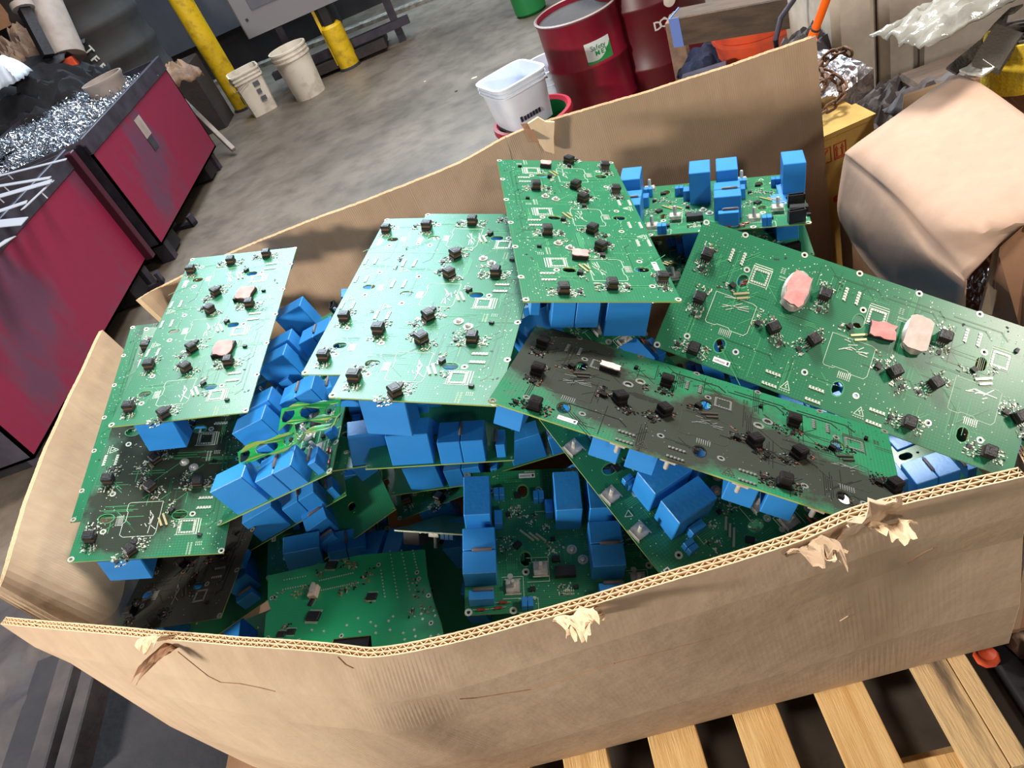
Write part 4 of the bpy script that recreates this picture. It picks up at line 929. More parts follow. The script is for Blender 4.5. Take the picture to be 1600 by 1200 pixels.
mat('tub_white', rgb(216, 224, 236), .35, 0, rgb(196, 206, 222), scale=5)
mat('drum_red', rgb(138, 20, 48), .33, 0, rgb(108, 18, 38), scale=3, bump=.06, bscale=14)
mat('drum_red_dark', rgb(96, 12, 26), .4, 0, rgb(74, 10, 22), scale=3)
mat('green_plastic', rgb(24, 120, 62), .45); mat('red_plastic', rgb(160, 34, 52), .45)
mat('orange_plastic', rgb(232, 88, 44), .5, 0, rgb(178, 76, 66), scale=9, detail=8, ramp=(.45, .7))
mat('orange_bright', rgb(250, 104, 16), .4)
mat('beam_wood', rgb(92, 74, 60), .8, 0, rgb(66, 54, 46), scale=7, stretch=(1, 5, 5), bump=.3)
mat('beam_blue', rgb(96, 124, 196), .6); mat('navy_cloth', rgb(18, 30, 62), .9, 0, rgb(10, 14, 34), scale=10, bump=.4)
mat('rust_chain', rgb(120, 92, 66), .75, .25, rgb(80, 52, 38), scale=50, bump=.4, bscale=120)
mat('foil', rgb(190, 184, 186), .28, .85, rgb(120, 112, 112), scale=18, bump=.9, bscale=30)
mat('carton_yellow', rgb(186, 150, 76), .75, 0, rgb(172, 136, 64), scale=6, bump=.15)
mat('print_red', rgb(168, 62, 36), .7); mat('print_red_pure', rgb(196, 44, 40), .7)
mat('concrete_block', rgb(212, 202, 188), .6, 0, rgb(146, 130, 116), scale=4, detail=9, bump=.5, bscale=12, ramp=(.3, .75))
mat('clear_film', rgb(160, 158, 150), .12, .1, rgb(150, 148, 140), scale=6, bump=.8, bscale=10)
mat('webbing_dark', rgb(66, 58, 50), .8, bump=.4, bscale=200); mat('webbing_yellow', rgb(226, 192, 30), .7, 0, rgb(180, 150, 40), scale=30, bump=.4, bscale=200)
mat('cloth_black', rgb(30, 30, 36), .95, 0, rgb(20, 20, 26), scale=12, bump=.5, bscale=25)
mat('paper_brown', rgb(150, 122, 100), .8, 0, rgb(108, 86, 74), scale=12, bump=.7, bscale=25)
mat('tube_grey', rgb(160, 146, 138), .7, 0, rgb(130, 116, 108), scale=5)
mat('rim_grey', rgb(120, 100, 98), .5, .2)
mat('tank_dark', rgb(58, 56, 54), .6, 0, rgb(36, 34, 38), scale=3, detail=8, ramp=(.35, .7))
mat('alu_bright', rgb(216, 220, 232), .35, .5); mat('white_letters', rgb(220, 220, 216), .6)
mat('label_white', rgb(226, 236, 236), .5); mat('label_green', rgb(44, 150, 80), .5); mat('label_ink', rgb(60, 120, 90), .5)
mat('dirt_shade', rgb(40, 36, 40), .75, 0, rgb(26, 24, 30), scale=6, bump=.4, bscale=30)  # grime tone, also on the plate and slats that stand in for floor shade
mat('tarp_grey', rgb(74, 66, 64), .7, 0, rgb(48, 42, 46), scale=5, bump=.9, bscale=9)
mat('label_paper', rgb(190, 172, 140), .7, 0, rgb(120, 100, 80), scale=60)
def text(name, s, size, m, parent, M, ext=.0008, bold=False):
    c = bpy.data.curves.new(name, 'FONT'); c.body = s; c.size = size; c.extrude = ext; c.align_x = 'CENTER'; c.align_y = 'CENTER'; c.resolution_u = 2
    if bold: c.offset = size * .02
    t = bpy.data.objects.new('tmp', c); COL.objects.link(t); bpy.context.view_layer.update()
    me = bpy.data.meshes.new_from_object(t); bpy.data.objects.remove(t); me.materials.clear(); me.materials.append(MATS[m])
    return link(name, me, parent, M)
# --- two tipping hoppers
def hopper(x1, y0, y1, width, ztop, zb, label, sticker=False, skew=0):
    e = thing('tipping_hopper', label, 'hopper', (x1, y0, 0), skew, 'red steel hoppers at the left'); L_ = y1 - y0
    t = .012
    prof = lambda: None
    mb = MB(); mb.box(-t, 0, zb, 0, L_, ztop - .03); mb.build('side_plate', ['hopper_red'], e)
    mb = MB(); mb.box(-t - .006, -.005, ztop - .09, .007, L_ + .005, ztop, bev=.004); mb.build('rim', ['hopper_steel'], e)
    mb = MB(); mb.box(-width, 0, zb, -width + t, L_, ztop); mb.build('side_plate', ['hopper_steel'], e)
    for y in (0, L_ - t): mb = MB(); mb.box(-width, y, zb, 0, y + t, ztop - .01); mb.build('end_plate', ['hopper_steel'], e)
    mb = MB(); mb.box(-width, 0, zb, 0, L_, zb + t); mb.build('bottom_plate', ['hopper_steel'], e)
    for y in (.12, L_ - .3): mb = MB(); mb.box(-width * .9, y, .02, -.03, y + .16, zb - .002, bev=.01); mb.build('fork_pocket', ['dark_steel'], e)
    for y in (.06, L_ - .12): mb = MB(); mb.box(-.10, y, .0, -.02, y + .06, zb); mb.build('foot', ['hopper_steel'], e)
    return e
h1 = hopper(-2.24, 3.95, 5.42, 1.05, .80, .13, 'red steel hopper full of silvery metal turnings, the farther of two')
mb = MB(); mb.box(0.001, .62, .54, .003, .72, .66); mb.box(.001, .62, .46, .003, .70, .54, 1); mb.build('plate', ['tube_grey', 'hopper_steel'], h1)
h2 = hopper(-2.30, 2.25, 3.86, 1.3, .80, .13, 'red steel hopper with loose white metal strips on its rim, the nearer of two')
mb = MB(); mb.box(-.02, 1.565, .13, .045, 1.61, .785, bev=.004); mb.build('corner_post', ['hopper_dark_red'], h2)
# turnings: a heap of curled ribbons
def turnings(cx, cy, lx, ly, z, n, seed, label):
    r = random.Random(seed); mb = MB()
    def hgt(x, y): return z + .05 * noise.noise(Vector((x * 3, y * 3, seed))) + .03 * (1 - abs(x) / lx) 
    g = 14; vs = [(cx + (i / g - .5) * lx * 2 * .98, cy + (j / g - .5) * ly * 2 * .98, hgt((i / g - .5) * 2 * lx, (j / g - .5) * 2 * ly) - .03) for j in range(g + 1) for i in range(g + 1)]
    mb.add(vs, [(j * (g + 1) + i, j * (g + 1) + i + 1, (j + 1) * (g + 1) + i + 1, (j + 1) * (g + 1) + i) for j in range(g) for i in range(g)], 1)
    for k in range(n):
        x, y = r.uniform(-lx, lx) * .97, r.uniform(-ly, ly) * .97; c = Vector((cx + x, cy + y, hgt(x, y) + r.uniform(-.02, .02)))
        ax = Vector((r.uniform(-1, 1), r.uniform(-1, 1), r.uniform(-.6, .6))).normalized(); u = ax.orthogonal().normalized(); v = ax.cross(u); rad = r.uniform(.007, .018); pitch = r.uniform(.004, .010); w_ = r.uniform(.0012, .003)
        m_ = r.randint(5, 9); vs = []
        a0 = r.uniform(0, 6)
        for i in range(m_):
            a = a0 + i * 1.05; p = c + u * math.cos(a) * rad + v * math.sin(a) * rad + ax * pitch * i; vs += [p - ax * w_, p + ax * w_]
        mb.add(vs, [(2 * i, 2 * i + 1, 2 * i + 3, 2 * i + 2) for i in range(m_ - 1)], 0)
    o = mb.build('metal_turnings', ['shaving_metal', 'dirt_shade'], None, kind='stuff'); tag(o, label, 'metal turnings', kind='stuff')
turnings(-2.77, 4.68, .49, .68, .74, 8500, 3, 'silvery metal turnings heaped in the farther red hopper')
turnings(-3.35, 4.15, .55, .42, .83, 2200, 4, 'metal turnings spilling over between the hoppers at the left edge')
for i, (a, b_, wd, zz) in enumerate((((0, 275), (105, 249), .010, .86), ((0, 291), (80, 278), .012, .86), ((0, 307), (83, 283), .022, .87), ((83, 283), (35, 328), .008, .86), ((0, 330), (45, 315), .018, .85), ((0, 350), (42, 346), .030, .84), ((0, 384), (22, 369), .022, .84))):
    p, q = P(a[0], a[1], zz), P(b_[0], b_[1], zz); d_ = (q - p); l = d_.length; d_.normalize(); p = p - d_ * .25; l += .25
    if i == 3: p += d_ * .25; l -= .25
    s = Vector((0, 0, 1)).cross(d_).normalized(); mb = MB(); k = s * wd; vs = [p - k, p + d_ * l - k * .9, p + d_ * (l - wd * 1.2) + k, p + k]; vs2 = [v + Vector((0, 0, .003)) for v in vs]
    mb.add(vs + vs2, [(3, 2, 1, 0), (4, 5, 6, 7)] + [(j, (j + 1) % 4, 4 + (j + 1) % 4, 4 + j) for j in range(4)])
    mb.tube([p + d_ * l * .4, p + d_ * l * .4 + Vector((.004, .0, -.03))], .003, 5)
    o = mb.build('metal_strip', ['alu_bright']); tag(o, ['long thin white metal strip, farthest on the near hopper', 'second white metal strip, straight, on the near hopper', 'widest pale metal strip pointing to the right', 'short metal strip slanting back along the hopper rim',
        'pale metal strip below the slanting one', 'broad pale metal strip near the left edge of the photo', 'lowest short metal strip at the left edge'][i], 'metal strip', 'metal offcuts on the near hopper')
# --- yellow posts
def post(px, py, h, label):
    c = P(px, py, 0); e = thing('bollard', label, 'bollard', (c.x, c.y, 0), 0, 'yellow steel posts by the cabinets')
    mb = MB(); mb.lathe([(.088, 0), (.088, h - .02), (.07, h)], 28); mb.build('tube', ['yellow_paint'], e, smooth=True)
    mb = MB(); mb.lathe([(.10, 0), (.095, .012), (.088, .02)], 20); mb.build('collar', ['dirt_shade'], e, smooth=True)
    return e
post(383, 168, 1.5, 'tall yellow steel post left of the white pails')
e = post(548, 104, .36, 'short scuffed yellow post right of the white pails')
a = P(548, 104, 0); mb = MB(); mb.box(-.095, -.02, .05, -.07, .05, 1.0); mb.build('guard_strap', ['yellow_paint'], e); mb = MB(); mb.box(-.045, -.05, .34, .045, .05, .62, bev=.01); mb.build('bracket', ['dark_steel'], e)
# --- pails
def pail(name, x, y, z, r, h, m, label, sx=1, square=False, group=None, rib=True, hz=0, n=32, lidless=True):
    e = thing(name, label, 'bucket', (x, y, z), hz, group)
    def shape(rr):
        return rr
    n_ = n; mb = MB()
    prof = [(r * .86, 0), (r * .98, h * .80), (r * 1.05, h * .80), (r * 1.05, h * .83), (r * .99, h * .83), (r * .995, h * .88), (r * 1.05, h * .88), (r * 1.05, h * .905), (r, h * .91), (r * 1.005, h * .965), (r * 1.06, h * .965), (r * 1.06, h), (r * .96, h), (r * .94, h * .9), (r * .84, .006)]
    if square:
        vs = []
        for rr, z_ in prof:
            for i in range(n_):
                a = 2 * PI * i / n_; c, s = math.cos(a), math.sin(a); k = (abs(c) ** 6 + abs(s) ** 6) ** (-1 / 6); vs.append((rr * c * k * sx, rr * s * k, z_))
        mb.add(vs, [(k * n_ + i, k * n_ + (i + 1) % n_, (k + 1) * n_ + (i + 1) % n_, (k + 1) * n_ + i) for k in range(len(prof) - 1) for i in range(n_)] + [tuple(range(n_ - 1, -1, -1)), tuple(range((len(prof) - 1) * n_, len(prof) * n_))])
    else: mb.lathe(prof, n_)
    mb.build('body', [m], e, smooth=True); return e
c = P(486, 147, 0); e = pail('bucket', c.x, c.y, 0, .148, .385, 'bucket_white', 'round dirty white pail between the yellow posts', group='white plastic pails by the posts')
c = P(414, 172, 0); e = pail('bucket', c.x, c.y, 0, .125, .345, 'bucket_white', 'square white pail with a dark print, beside the tall yellow post', square=True, hz=.35, group='white plastic pails by the posts')
mb = MB(); mb.box(-.05, -.1268, .10, .045, -.1262, .26); 
for i, (xx, zz, l) in enumerate(((.07, .24, .05), (.07, .18, .035), (.075, .12, .045))):
    mb2 = MB(); mb2.box(.018 + .0 , -.128, zz - .022, .018 + l, -.1225, zz + .012); mb2.build('print', ['grey_cabinet'], e)
mb2 = MB(); mb2.lathe([(.035, -.003), (.035, .003)], 14, 0, Matrix.Translation((-.121, -.0, .14)) @ Matrix.Rotation(PI / 2, 4, 'Y')); mb2.build('print', ['dark_steel'], e)
mb2 = MB(); mb2.tube([(-.13, -.05, .33), (-.15, -.08, .27), (-.14, -.12, .24), (-.09, -.145, .25), (.0, -.15, .28)], .0035, 6); mb2.build('handle', ['tube_grey'], e, smooth=True)
# --- pails in the middle distance
c = P(820, 198, .34) + Vector((.045, 0, 0)); e = pail('bucket', c.x, c.y + .02, 0, .155, .36, 'green_plastic', 'green pail with a red rim under the clear square tub')
mb = MB(); mb.lathe([(.168, .335), (.175, .35), (.172, .372), (.158, .375), (.148, .36)], 32, 0, None, False, False); mb.build('rim', ['red_plastic'], e, smooth=True)
e = pail('tub', c.x - .035, c.y + .03, .352, .115, .20, 'tub_white', 'square translucent white tub standing on the green pail', square=True, hz=.42, n=40)
e['category'] = 'tub'
mb = MB(); mb.box(.0, -.1165, .08, .10, -.112, .155); mb.build('label', ['label_paper'], e).matrix_local = Matrix.Rotation(.05, 4, 'X') @ Matrix.Rotation(PI / 2, 4, 'Z')
text('print', 'PURELL', .022, 'navy_cloth', e, Matrix.Translation((-.01, -.110, .035)) @ Matrix.Rotation(PI / 2 + .04, 4, 'X')) if False else None
mb = MB()
for i in range(6): mb.box(-.045 + i * .014, -.1085, .045, -.036 + i * .014, -.103, .062)
mb.box(-.062, -.1085, .045, -.052, -.103, .066); mb.build('print', ['navy_cloth'], e)
mb = MB(); mb.tube([(.085, -.13, .165), (.11, -.10, .15), (.125, .02, .16)], .003, 6); mb.build('handle', ['beam_wood'], e)
c = P(884, 180, .12); e = pail('bucket', c.x - .01, c.y + .03, .0, .135, .38, 'tub_white', 'tall white pail half hidden between the clear tub and the red drum')
mb = MB(); mb.lathe([(.1345, .20), (.135, .215)], 32, 0, None, False, False, 1.02, 1.02); mb.build('band', ['green_plastic'], e)
mb = MB(); mb.lathe([(.131, .07), (.135, .18)], 32, 0, None, False, False, 1.005, 1.005); mb.build('label', ['label_white'], e)
# --- drums
def drum(x, y, r, h, m, label, rz=0):
    e = thing('steel_drum', label, 'drum', (x, y, 0), rz, 'red steel drums')
    mb = MB(); prof = [(r * .97, 0), (r * 1.02, .006), (r, .02)]
    for k in (.34, .66): prof += [(r, h * k - .018), (r * 1.035, h * k - .005), (r * 1.035, h * k + .005), (r, h * k + .018)]
    prof += [(r, h - .02), (r * 1.03, h - .012), (r * 1.03, h), (r * .975, h), (r * .97, h - .03), (r * .96, .03)]
    mb.lathe(prof, 48); mb.build('body', [m], e, smooth=True)
    mb = MB(); mb.lathe([(r * 1.035, h - .006), (r * 1.045, h), (r * 1.0, h + .004), (r * .97, h)], 48, 0, None, False, False); mb.build('rolled_rim', ['rim_grey'], e, smooth=True); mb = MB(); mb.lathe([(r * .955, h - .02), (r * .95, .05)], 40, 0, None, True, False); mb.build('interior', ['wall_grime'], e, smooth=True)
    return e
c = P(905, 31, .60); DX, DY = c.x + .012, c.y + .18
d1 = drum(DX, DY, .18, .60, 'drum_red', 'open crimson steel drum with a white and green sticker')
def curved(name, m, e, r, a0, a1, z0, z1, t=.0008, zf=None, n=12):
    mb = MB(); vs = []
    for i in range(n + 1):
        a = a0 + (a1 - a0) * i / n; c_, s_ = math.cos(a), math.sin(a); zt = z1 if zf is None else zf(i / n)
        vs += [(r * c_, r * s_, z0), ((r + t) * c_, (r + t) * s_, z0), ((r + t) * c_, (r + t) * s_, zt), (r * c_, r * s_, zt)]
    fs = []
    for i in range(n):
        for k in range(4): fs.append((4 * i + k, 4 * i + (k + 1) % 4, 4 * i + 4 + (k + 1) % 4, 4 * i + 4 + k))
    fs += [(0, 1, 2, 3), (4 * n + 3, 4 * n + 2, 4 * n + 1, 4 * n)]
    mb.add(vs, fs); return mb.build(name, [m], e)
aL = -PI / 2 - .13; sw_ = .64
st = curved('sticker', 'label_white', d1, .1808, aL, aL + sw_, .408, .498)
curved('band', 'label_green', st, .1817, aL, aL + sw_, .408, .42, .0008, zf=lambda t: .418 + .035 * (2 * abs(t - .35)) ** 2 * (1 if t > .35 else .3))
def on_cyl(px_a, z, r): return Matrix.Rotation(px_a + PI / 2, 4, 'Z') @ Matrix.Translation((0, -r, z)) @ Matrix.Rotation(PI / 2, 4, 'X')
def cyl_text(s, size, a0, z, r, m, e, step, bold=False):
    for i, ch in enumerate(s):
        if ch != ' ': text('letter', ch, size, m, e, on_cyl(a0 + i * step, z, r), .0006, bold)
cyl_text('Safety', .030, aL + .16, .470, .1822, 'label_ink', st, .062)
cyl_text('MEK', .028, aL + .27, .446, .1826, 'label_green', st, .125, True)
c2_ = P(1010, 60, .5)
d2 = drum(c2_.x + .13, c2_.y + .50, .235, .80, 'drum_red_dark', 'dark red steel drum with white lettering, behind the crimson one')
def cyl_hit(c, r, px, py):
    """angle and height where the line of sight through a pixel meets an upright cylinder"""
    d_ = RW @ Vector(((px - 800) / F_PX, (py - 600) / F_PX, 1)); ox, oy = CAM.x - c[0], CAM.y - c[1]
    A_, B_, C_ = d_.x ** 2 + d_.y ** 2, 2 * (ox * d_.x + oy * d_.y), ox ** 2 + oy ** 2 - r * r; D_ = max(B_ * B_ - 4 * A_ * C_, 0)
    p = CAM + d_ * ((-B_ - math.sqrt(D_)) / (2 * A_)); return math.atan2(p.y - c[1], p.x - c[0]), p.z
cc = (d2.location.x, d2.location.y)
for ch, px, py, sz, m_ in (('D', 1028, 41, .050, 'white_letters'), ('C', 1036, 36.5, .050, 'white_letters'), ('X', 1044, 32, .050, 'white_letters'), ('C', 1053, 26, .050, 'white_letters'), ('L', 1040, 45, .022, 'print_red'), ('L', 1046, 42, .022, 'print_red')):
    an, z = cyl_hit(cc, .237, px, py); text('letter', ch, sz, m_, d2, on_cyl(an, z, .2365), .0008, sz > .03)
an, z = cyl_hit(cc, .237, 1045, 0); mb = MB(); mb.lathe([(.026, 0), (.026, .010), (.0, .012)], 16, 0, on_cyl(an, z, .235)); mb.build('bung', ['bucket_white'], d2)
# --- timber, orange pail, pole, blue cloth and trays behind the back panel
def obox(name, a, b_, h, w_, m, label, cat, parent=None, bev=.004):
    """bar from a to b (world points on its lower centre line)"""
    a, b_ = Vector(a), Vector(b_); d_ = b_ - a; L_ = d_.length; d_.normalize(); s = Vector((0, 0, 1)).cross(d_)
    s = s.normalized() if s.length > .01 else Vector((1, 0, 0)); u = d_.cross(s)
    M = Matrix((d_, s, u)).transposed().to_4x4(); M.translation = a
    mb = MB(); mb.box(0, -w_ / 2, 0, L_, w_ / 2, h, bev=bev); o = mb.build(name, [m] if isinstance(m, str) else m, parent); o.matrix_world = M
    if parent is None: tag(o, label, cat)
    return o
a, b_ = P(1062, 64, .52), P(1245, 34, .52)
tm = obox('timber', a, b_, .10, .10, 'beam_wood', 'weathered brown timber with a blue painted end', 'timber')
mb = MB(); mb.box(-.004, -.051, -.001, .001, .051, .101); mb.build('painted_end', ['beam_blue'], tm)
mb = MB(); mb.box(-.0005, -.0515, -.0015, .035, -.0495, .1015); mb.build('painted_side', ['beam_blue'], tm)
c = P(1075, 100, .35); obox('board', (c.x, c.y + .1, .0), (c.x + .01, c.y + .12, .50), .04, .07, 'paper_brown', 'upright pale brown lath beside the dark red drum', 'board')
c = P(1195, 52, .42)
e = pail('bucket', c.x, c.y + .12, 0, .155, .50, 'orange_plastic', 'faded orange pail under the timber, dirty on its side')
c = P(1100, 110, .40)
mb = MB(); mb.prism([(-.13, -.07), (.05, -.09), (.10, .06), (-.06, .09)], 0, .22); mb.build('steel_tray', ['hopper_steel']).location = (c.x, c.y, .16)
tag(bpy.data.objects['steel_tray'], 'grey steel tray with an orange side, just behind the back panel', 'tray')
tr = bpy.data.objects['steel_tray']
mb = MB(); mb.box(.03, -.075, .02, .13, -.06, .235); mb.build('side_plate', ['orange_plastic'], tr); mb = MB(); mb.box(-.06, -.095, .16, -.02, -.085, .225); mb.build('bright_label', ['label_white'], tr)
def cloth(name, px, py, z, w_, d_, h, m, label, cat, seed, rz=0, n=22, amp=.03, f=6, Y=None):
    c = P(px, py, z) if Y is None else PY(px, py, Y); z = c.z; mb = MB(); vs = []
    for j in range(n + 1):
        for i in range(n + 1):
            x, y = (i / n - .5), (j / n - .5); rr = max(abs(x), abs(y)) * 2
            zz = h * (1 - rr ** 2.5) + amp * noise.noise(Vector((x * f + seed, y * f * 1.6, 0))) + amp * .5 * noise.noise(Vector((x * f * 2.3, y * f * 2.3, seed)))
            vs.append(((x + .06 * noise.noise(Vector((y * 5, seed, 1)))) * w_, (y + .06 * noise.noise(Vector((x * 5, seed, 7)))) * d_, zz))
    q = n + 1; mb.add(vs, [(j * q + i, j * q + i + 1, (j + 1) * q + i + 1, (j + 1) * q + i) for j in range(n) for i in range(n)])
    o = mb.build(name, [m], smooth=True); o.location = (c.x, c.y, z - h * .6); o.rotation_euler = (0, 0, rz); sd = o.modifiers.new('thick', 'SOLIDIFY'); sd.thickness = .005
    return tag(o, label, cat)
cloth('tarpaulin', 1118, 85, .34, .30, .25, .10, 'navy_cloth', 'dark navy tarpaulin bunched beside the orange pail', 'tarpaulin', 3)
a, b_ = P(1268, 62, .85), P(1302, -30, .98)
mb = MB(); mb.tube([a - (b_ - a) * 1.2, a], .012, 14); mb.tube([a, a + (b_ - a) * .22], .010, 14); mb.tube([a + (b_ - a) * .2, a + (b_ - a) * 1.4], .0085, 14)
o = mb.build('pole', ['orange_bright'], smooth=True); tag(o, 'bright orange plastic pole leaning behind the corner of the box', 'pole')
m2 = MB(); m2.tube([a + (b_ - a) * .20, a + (b_ - a) * .225], .0108, 14); m2.build('ring', ['ink'], o)
a, b_ = P(1212, 62, .62), P(1240, 0, .70)
mb = MB(); mb.tube([a - Vector((0, 0, .3)), a, (a + b_) / 2 + Vector((-.01, 0, .01)), b_, b_ + (b_ - a) * .6], .008, 10); o = mb.build('hose', ['hopper_steel'], smooth=True); tag(o, 'grey hose in front of the orange pail', 'hose')
mb = MB(); mb.lathe([(.10, 0), (.12, .02), (.13, .40), (.135, .42)], 24); o = mb.build('bucket', ['green_plastic'], smooth=True); c = P(827, 8, .05); o.location = (c.x, c.y, 0); tag(o, 'dark green pail at the top edge, left of the red drum', 'bucket')
for (px, py, s, m_, lb) in ((742, 122, .022, 'bucket_white', 'scrap of white paper on the floor left of the tub'), (713, 143, .012, 'dirt_shade', 'small dark crumb on the floor left of the tub'), (664, 128, .008, 'bucket_white', 'small white chip on the floor beyond the back panel')):
    c = P(px, py, 0); r = random.Random(int(px)); mb = MB(); mb.prism([(math.cos(a * 1.05) * s * r.uniform(.6, 1.2), math.sin(a * 1.05) * s * .6 * r.uniform(.6, 1.2)) for a in range(6)], 0.0, .004); o = mb.build('litter', [m_]); o.location = (c.x, c.y, .0005); tag(o, lb, 'litter')
# --- yellow carton with chain and foil
def ycarton():
    a, b_ = P(1282, 217, .62), P(1366, 180, .62); d_ = (b_ - a).normalized(); s = Vector((-d_.y, d_.x, 0)); L_ = (b_ - a).length
    e = thing('printed_carton', 'yellow tan carton printed with red arrows, under the rusty chain', 'carton', (b_.x, b_.y, 0), math.atan2(d_.y, d_.x))
    mb = MB(); mb.box(-.36, 0, 0.0, 0, .27, .62, bev=.003); mb.build('body', ['carton_yellow'], e)
    mb = MB(); mb.box(-.36, -.002, .612, .003, .08, .6235); mb.build('flap', ['carton_yellow'], e)
    DX_, DZ_ = -.020, .046
    def fr(x0, x1, z0, z1, t=.002):
        mb.box(x0, -.0012, z0, x1, 0, z0 + t); mb.box(x0, -.0012, z1 - t, x1, 0, z1); mb.box(x0, -.0012, z0, x0 + t, 0, z1); mb.box(x1 - t, -.0012, z0, x1, 0, z1)
    mb = MB(); fr(-.083, -.052, .505, .545)
    for x in (-.076, -.062):
        mb.box(x - .002, -.0012, .513, x + .002, 0, .530); mb.prism([(x - .0045, .529), (x + .0045, .529), (x, .540)], 0, .0012, 0, Matrix.Rotation(PI / 2, 4, 'X'))
    mb.box(-.08, -.0012, .509, -.055, 0, .5115); mb.build('arrow_print', ['print_red'], e).location = (DX_, 0, DZ_)
    mb = MB(); fr(-.121, -.090, .505, .545); mb.prism([(-.112, .520), (-.096, .538), (-.099, .541), (-.115, .526)], 0, .0012, 0, Matrix.Rotation(PI / 2, 4, 'X')); mb.build('glass_print', ['print_red'], e).location = (DX_, 0, DZ_)
    mb = MB(); mb.lathe([(.009, 0), (.009, .0012)], 16, 0, Matrix.Translation((-.105, 0, .445)) @ Matrix.Rotation(PI / 2, 4, 'X')); mb.build('dot_print', ['print_red_pure'], e)
ycarton()
def link_mesh():
    mb = MB(); pts = []
    for i in range(17):
        a = 2 * PI * i / 16; pts.append((math.cos(a) * .009 + (.007 if math.cos(a) > 0 else -.007), math.sin(a) * .0095, 0))
    mb.tube(pts, .0036, 7); return mb.mesh('chain_link', ['rust_chain'], True)
LK = link_mesh()
def chain(pts, label, seed):
    e = thing('chain', label, 'chain'); k = 0; P3 = [P(*q) for q in pts]
    r = random.Random(seed); acc = []
    for i in range(len(P3) - 1):
        l = (P3[i + 1] - P3[i]).length; n = max(1, round(l / .0235))
        for j in range(n): acc.append(P3[i].lerp(P3[i + 1], j / n))
    acc.append(P3[-1])
    for i in range(len(acc) - 1):
        d_ = (acc[i + 1] - acc[i]).normalized(); s = Vector((0, 0, 1)).cross(d_).normalized(); u = d_.cross(s); an = (PI / 2 if i % 2 else .2) + r.uniform(-.25, .25)
        y = s * math.cos(an) + u * math.sin(an); z = d_.cross(y)
        M = Matrix((d_, y, z)).transposed().to_4x4(); M.translation = (acc[i] + acc[i + 1]) / 2; link('link', LK, e, M)
chain([(1272, 120, .70), (1290, 92, .71), (1305, 82, .72), (1318, 78, .72), (1330, 84, .715)], 'rusty chain loop over the foil, upper strand', 1)
chain([(1276, 142, .69), (1290, 128, .70), (1285, 112, .70), (1300, 118, .69), (1315, 130, .67), (1318, 148, .66), (1306, 162, .65), (1290, 172, .648), (1272, 182, .645)], 'rusty brown chain hanging down onto the yellow carton', 2)
def foilslab():
    pts = [P(*q) for q in ((1268, 82, .64), (1300, 78, .66), (1365, 104, .66), (1340, 128, .65), (1310, 150, .64), (1268, 160, .64))]
    mb = MB(); k = len(pts); cen = sum(pts, Vector()) / k; r = random.Random(2); vs = []
    rings = 7
    for j in range(rings + 1):
        for i in range(k * 4):
            p = pts[i // 4].lerp(pts[(i // 4 + 1) % k], (i % 4) / 4); q = cen.lerp(p, j / rings); vs.append(q + Vector((0, 0, r.uniform(-.006, .006) + (.012 if j < rings else 0))))
    n = k * 4; fs = [(j * n + i, j * n + (i + 1) % n, (j + 1) * n + (i + 1) % n, (j + 1) * n + i) for j in range(rings) for i in range(n)]
    m0 = len(vs); vs += [vs[rings * n + i] - Vector((0, 0, .05)) for i in range(n)]; fs += [(rings * n + i, rings * n + (i + 1) % n, m0 + (i + 1) % n, m0 + i) for i in range(n)]
    mb.add(vs, fs); o = mb.build('foil_slab', ['foil']); tag(o, 'crumpled silver foil sheet under the chain', 'foil')
foilslab()
# grey coil and papers behind the carton
cloth('scrap_paper', 1390, 150, .52, .22, .16, .05, 'tarp_grey', 'crumpled dark paper between the yellow carton and the concrete block', 'paper', 9, .4)
cloth('rag', 1262, 66, .60, .26, .18, .04, 'tarp_grey', 'brown grey rag heaped behind the foil', 'rag', 12, .4)
# --- concrete block with clear film
def blk():
    mb = MB(); n = 16
    base = [P(1292, 5, .95), P(1300, 90, .55), P(1362, 150, .40), P(1420, 150, .42), P(1475, 110, .60), P(1520, 60, .75)]
    c = P(1400, 70, .55); e = thing('concrete_block', 'large pale stained concrete block with seams, behind the yellow carton', 'concrete block', (.86, 2.12, 0), -.08)
    def slab(x0, y0, z0, x1, y1, z1, nm):
        q = MB(); g = 10; r = random.Random(int(x0 * 100))
        q.box(x0, y0, z0, x1, y1, z1, bev=.02); return q.build(nm, ['concrete_block'], e)
    slab(-.0, .0, 0, .12, .5, 1.15, 'block'); slab(.125, -.015, 0, .62, .5, 1.12, 'block'); slab(.625, -.01, 0, 1.1, .5, 1.08, 'block'); slab(.22, -.035, .0, .58, -.016, .62, 'plaster_patch')
blk()
cloth('plastic_film', 1490, 10, .90, .24, .13, .02, 'clear_film', 'shiny clear plastic film draped over the concrete block', 'plastic film', 21, .3, amp=.014, f=5)
# strap, roll, flap
def strap(pts, wdt, m, label, th=.004):
    P3 = [P(*q) for q in pts]; mb = MB(); vs = []
    for i, p in enumerate(P3):
        t = (P3[min(i + 1, len(P3) - 1)] - P3[max(i - 1, 0)]).normalized(); v = (p - CAM).normalized(); s = t.cross(Vector((0, -.5, .86))).normalized()
        vs += [p - s * wdt / 2, p + s * wdt / 2, p + s * wdt / 2 - Vector((0, 0, th)), p - s * wdt / 2 - Vector((0, 0, th))]
    fs = [(4 * i + k, 4 * i + (k + 1) % 4, 4 * i + 4 + (k + 1) % 4, 4 * i + 4 + k) for i in range(len(P3) - 1) for k in range(4)] + [(0, 1, 2, 3), (4 * len(P3) - 1, 4 * len(P3) - 2, 4 * len(P3) - 3, 4 * len(P3) - 4)]
    mb.add(vs, fs); o = mb.build('strap', [m]); return tag(o, label, 'strap')
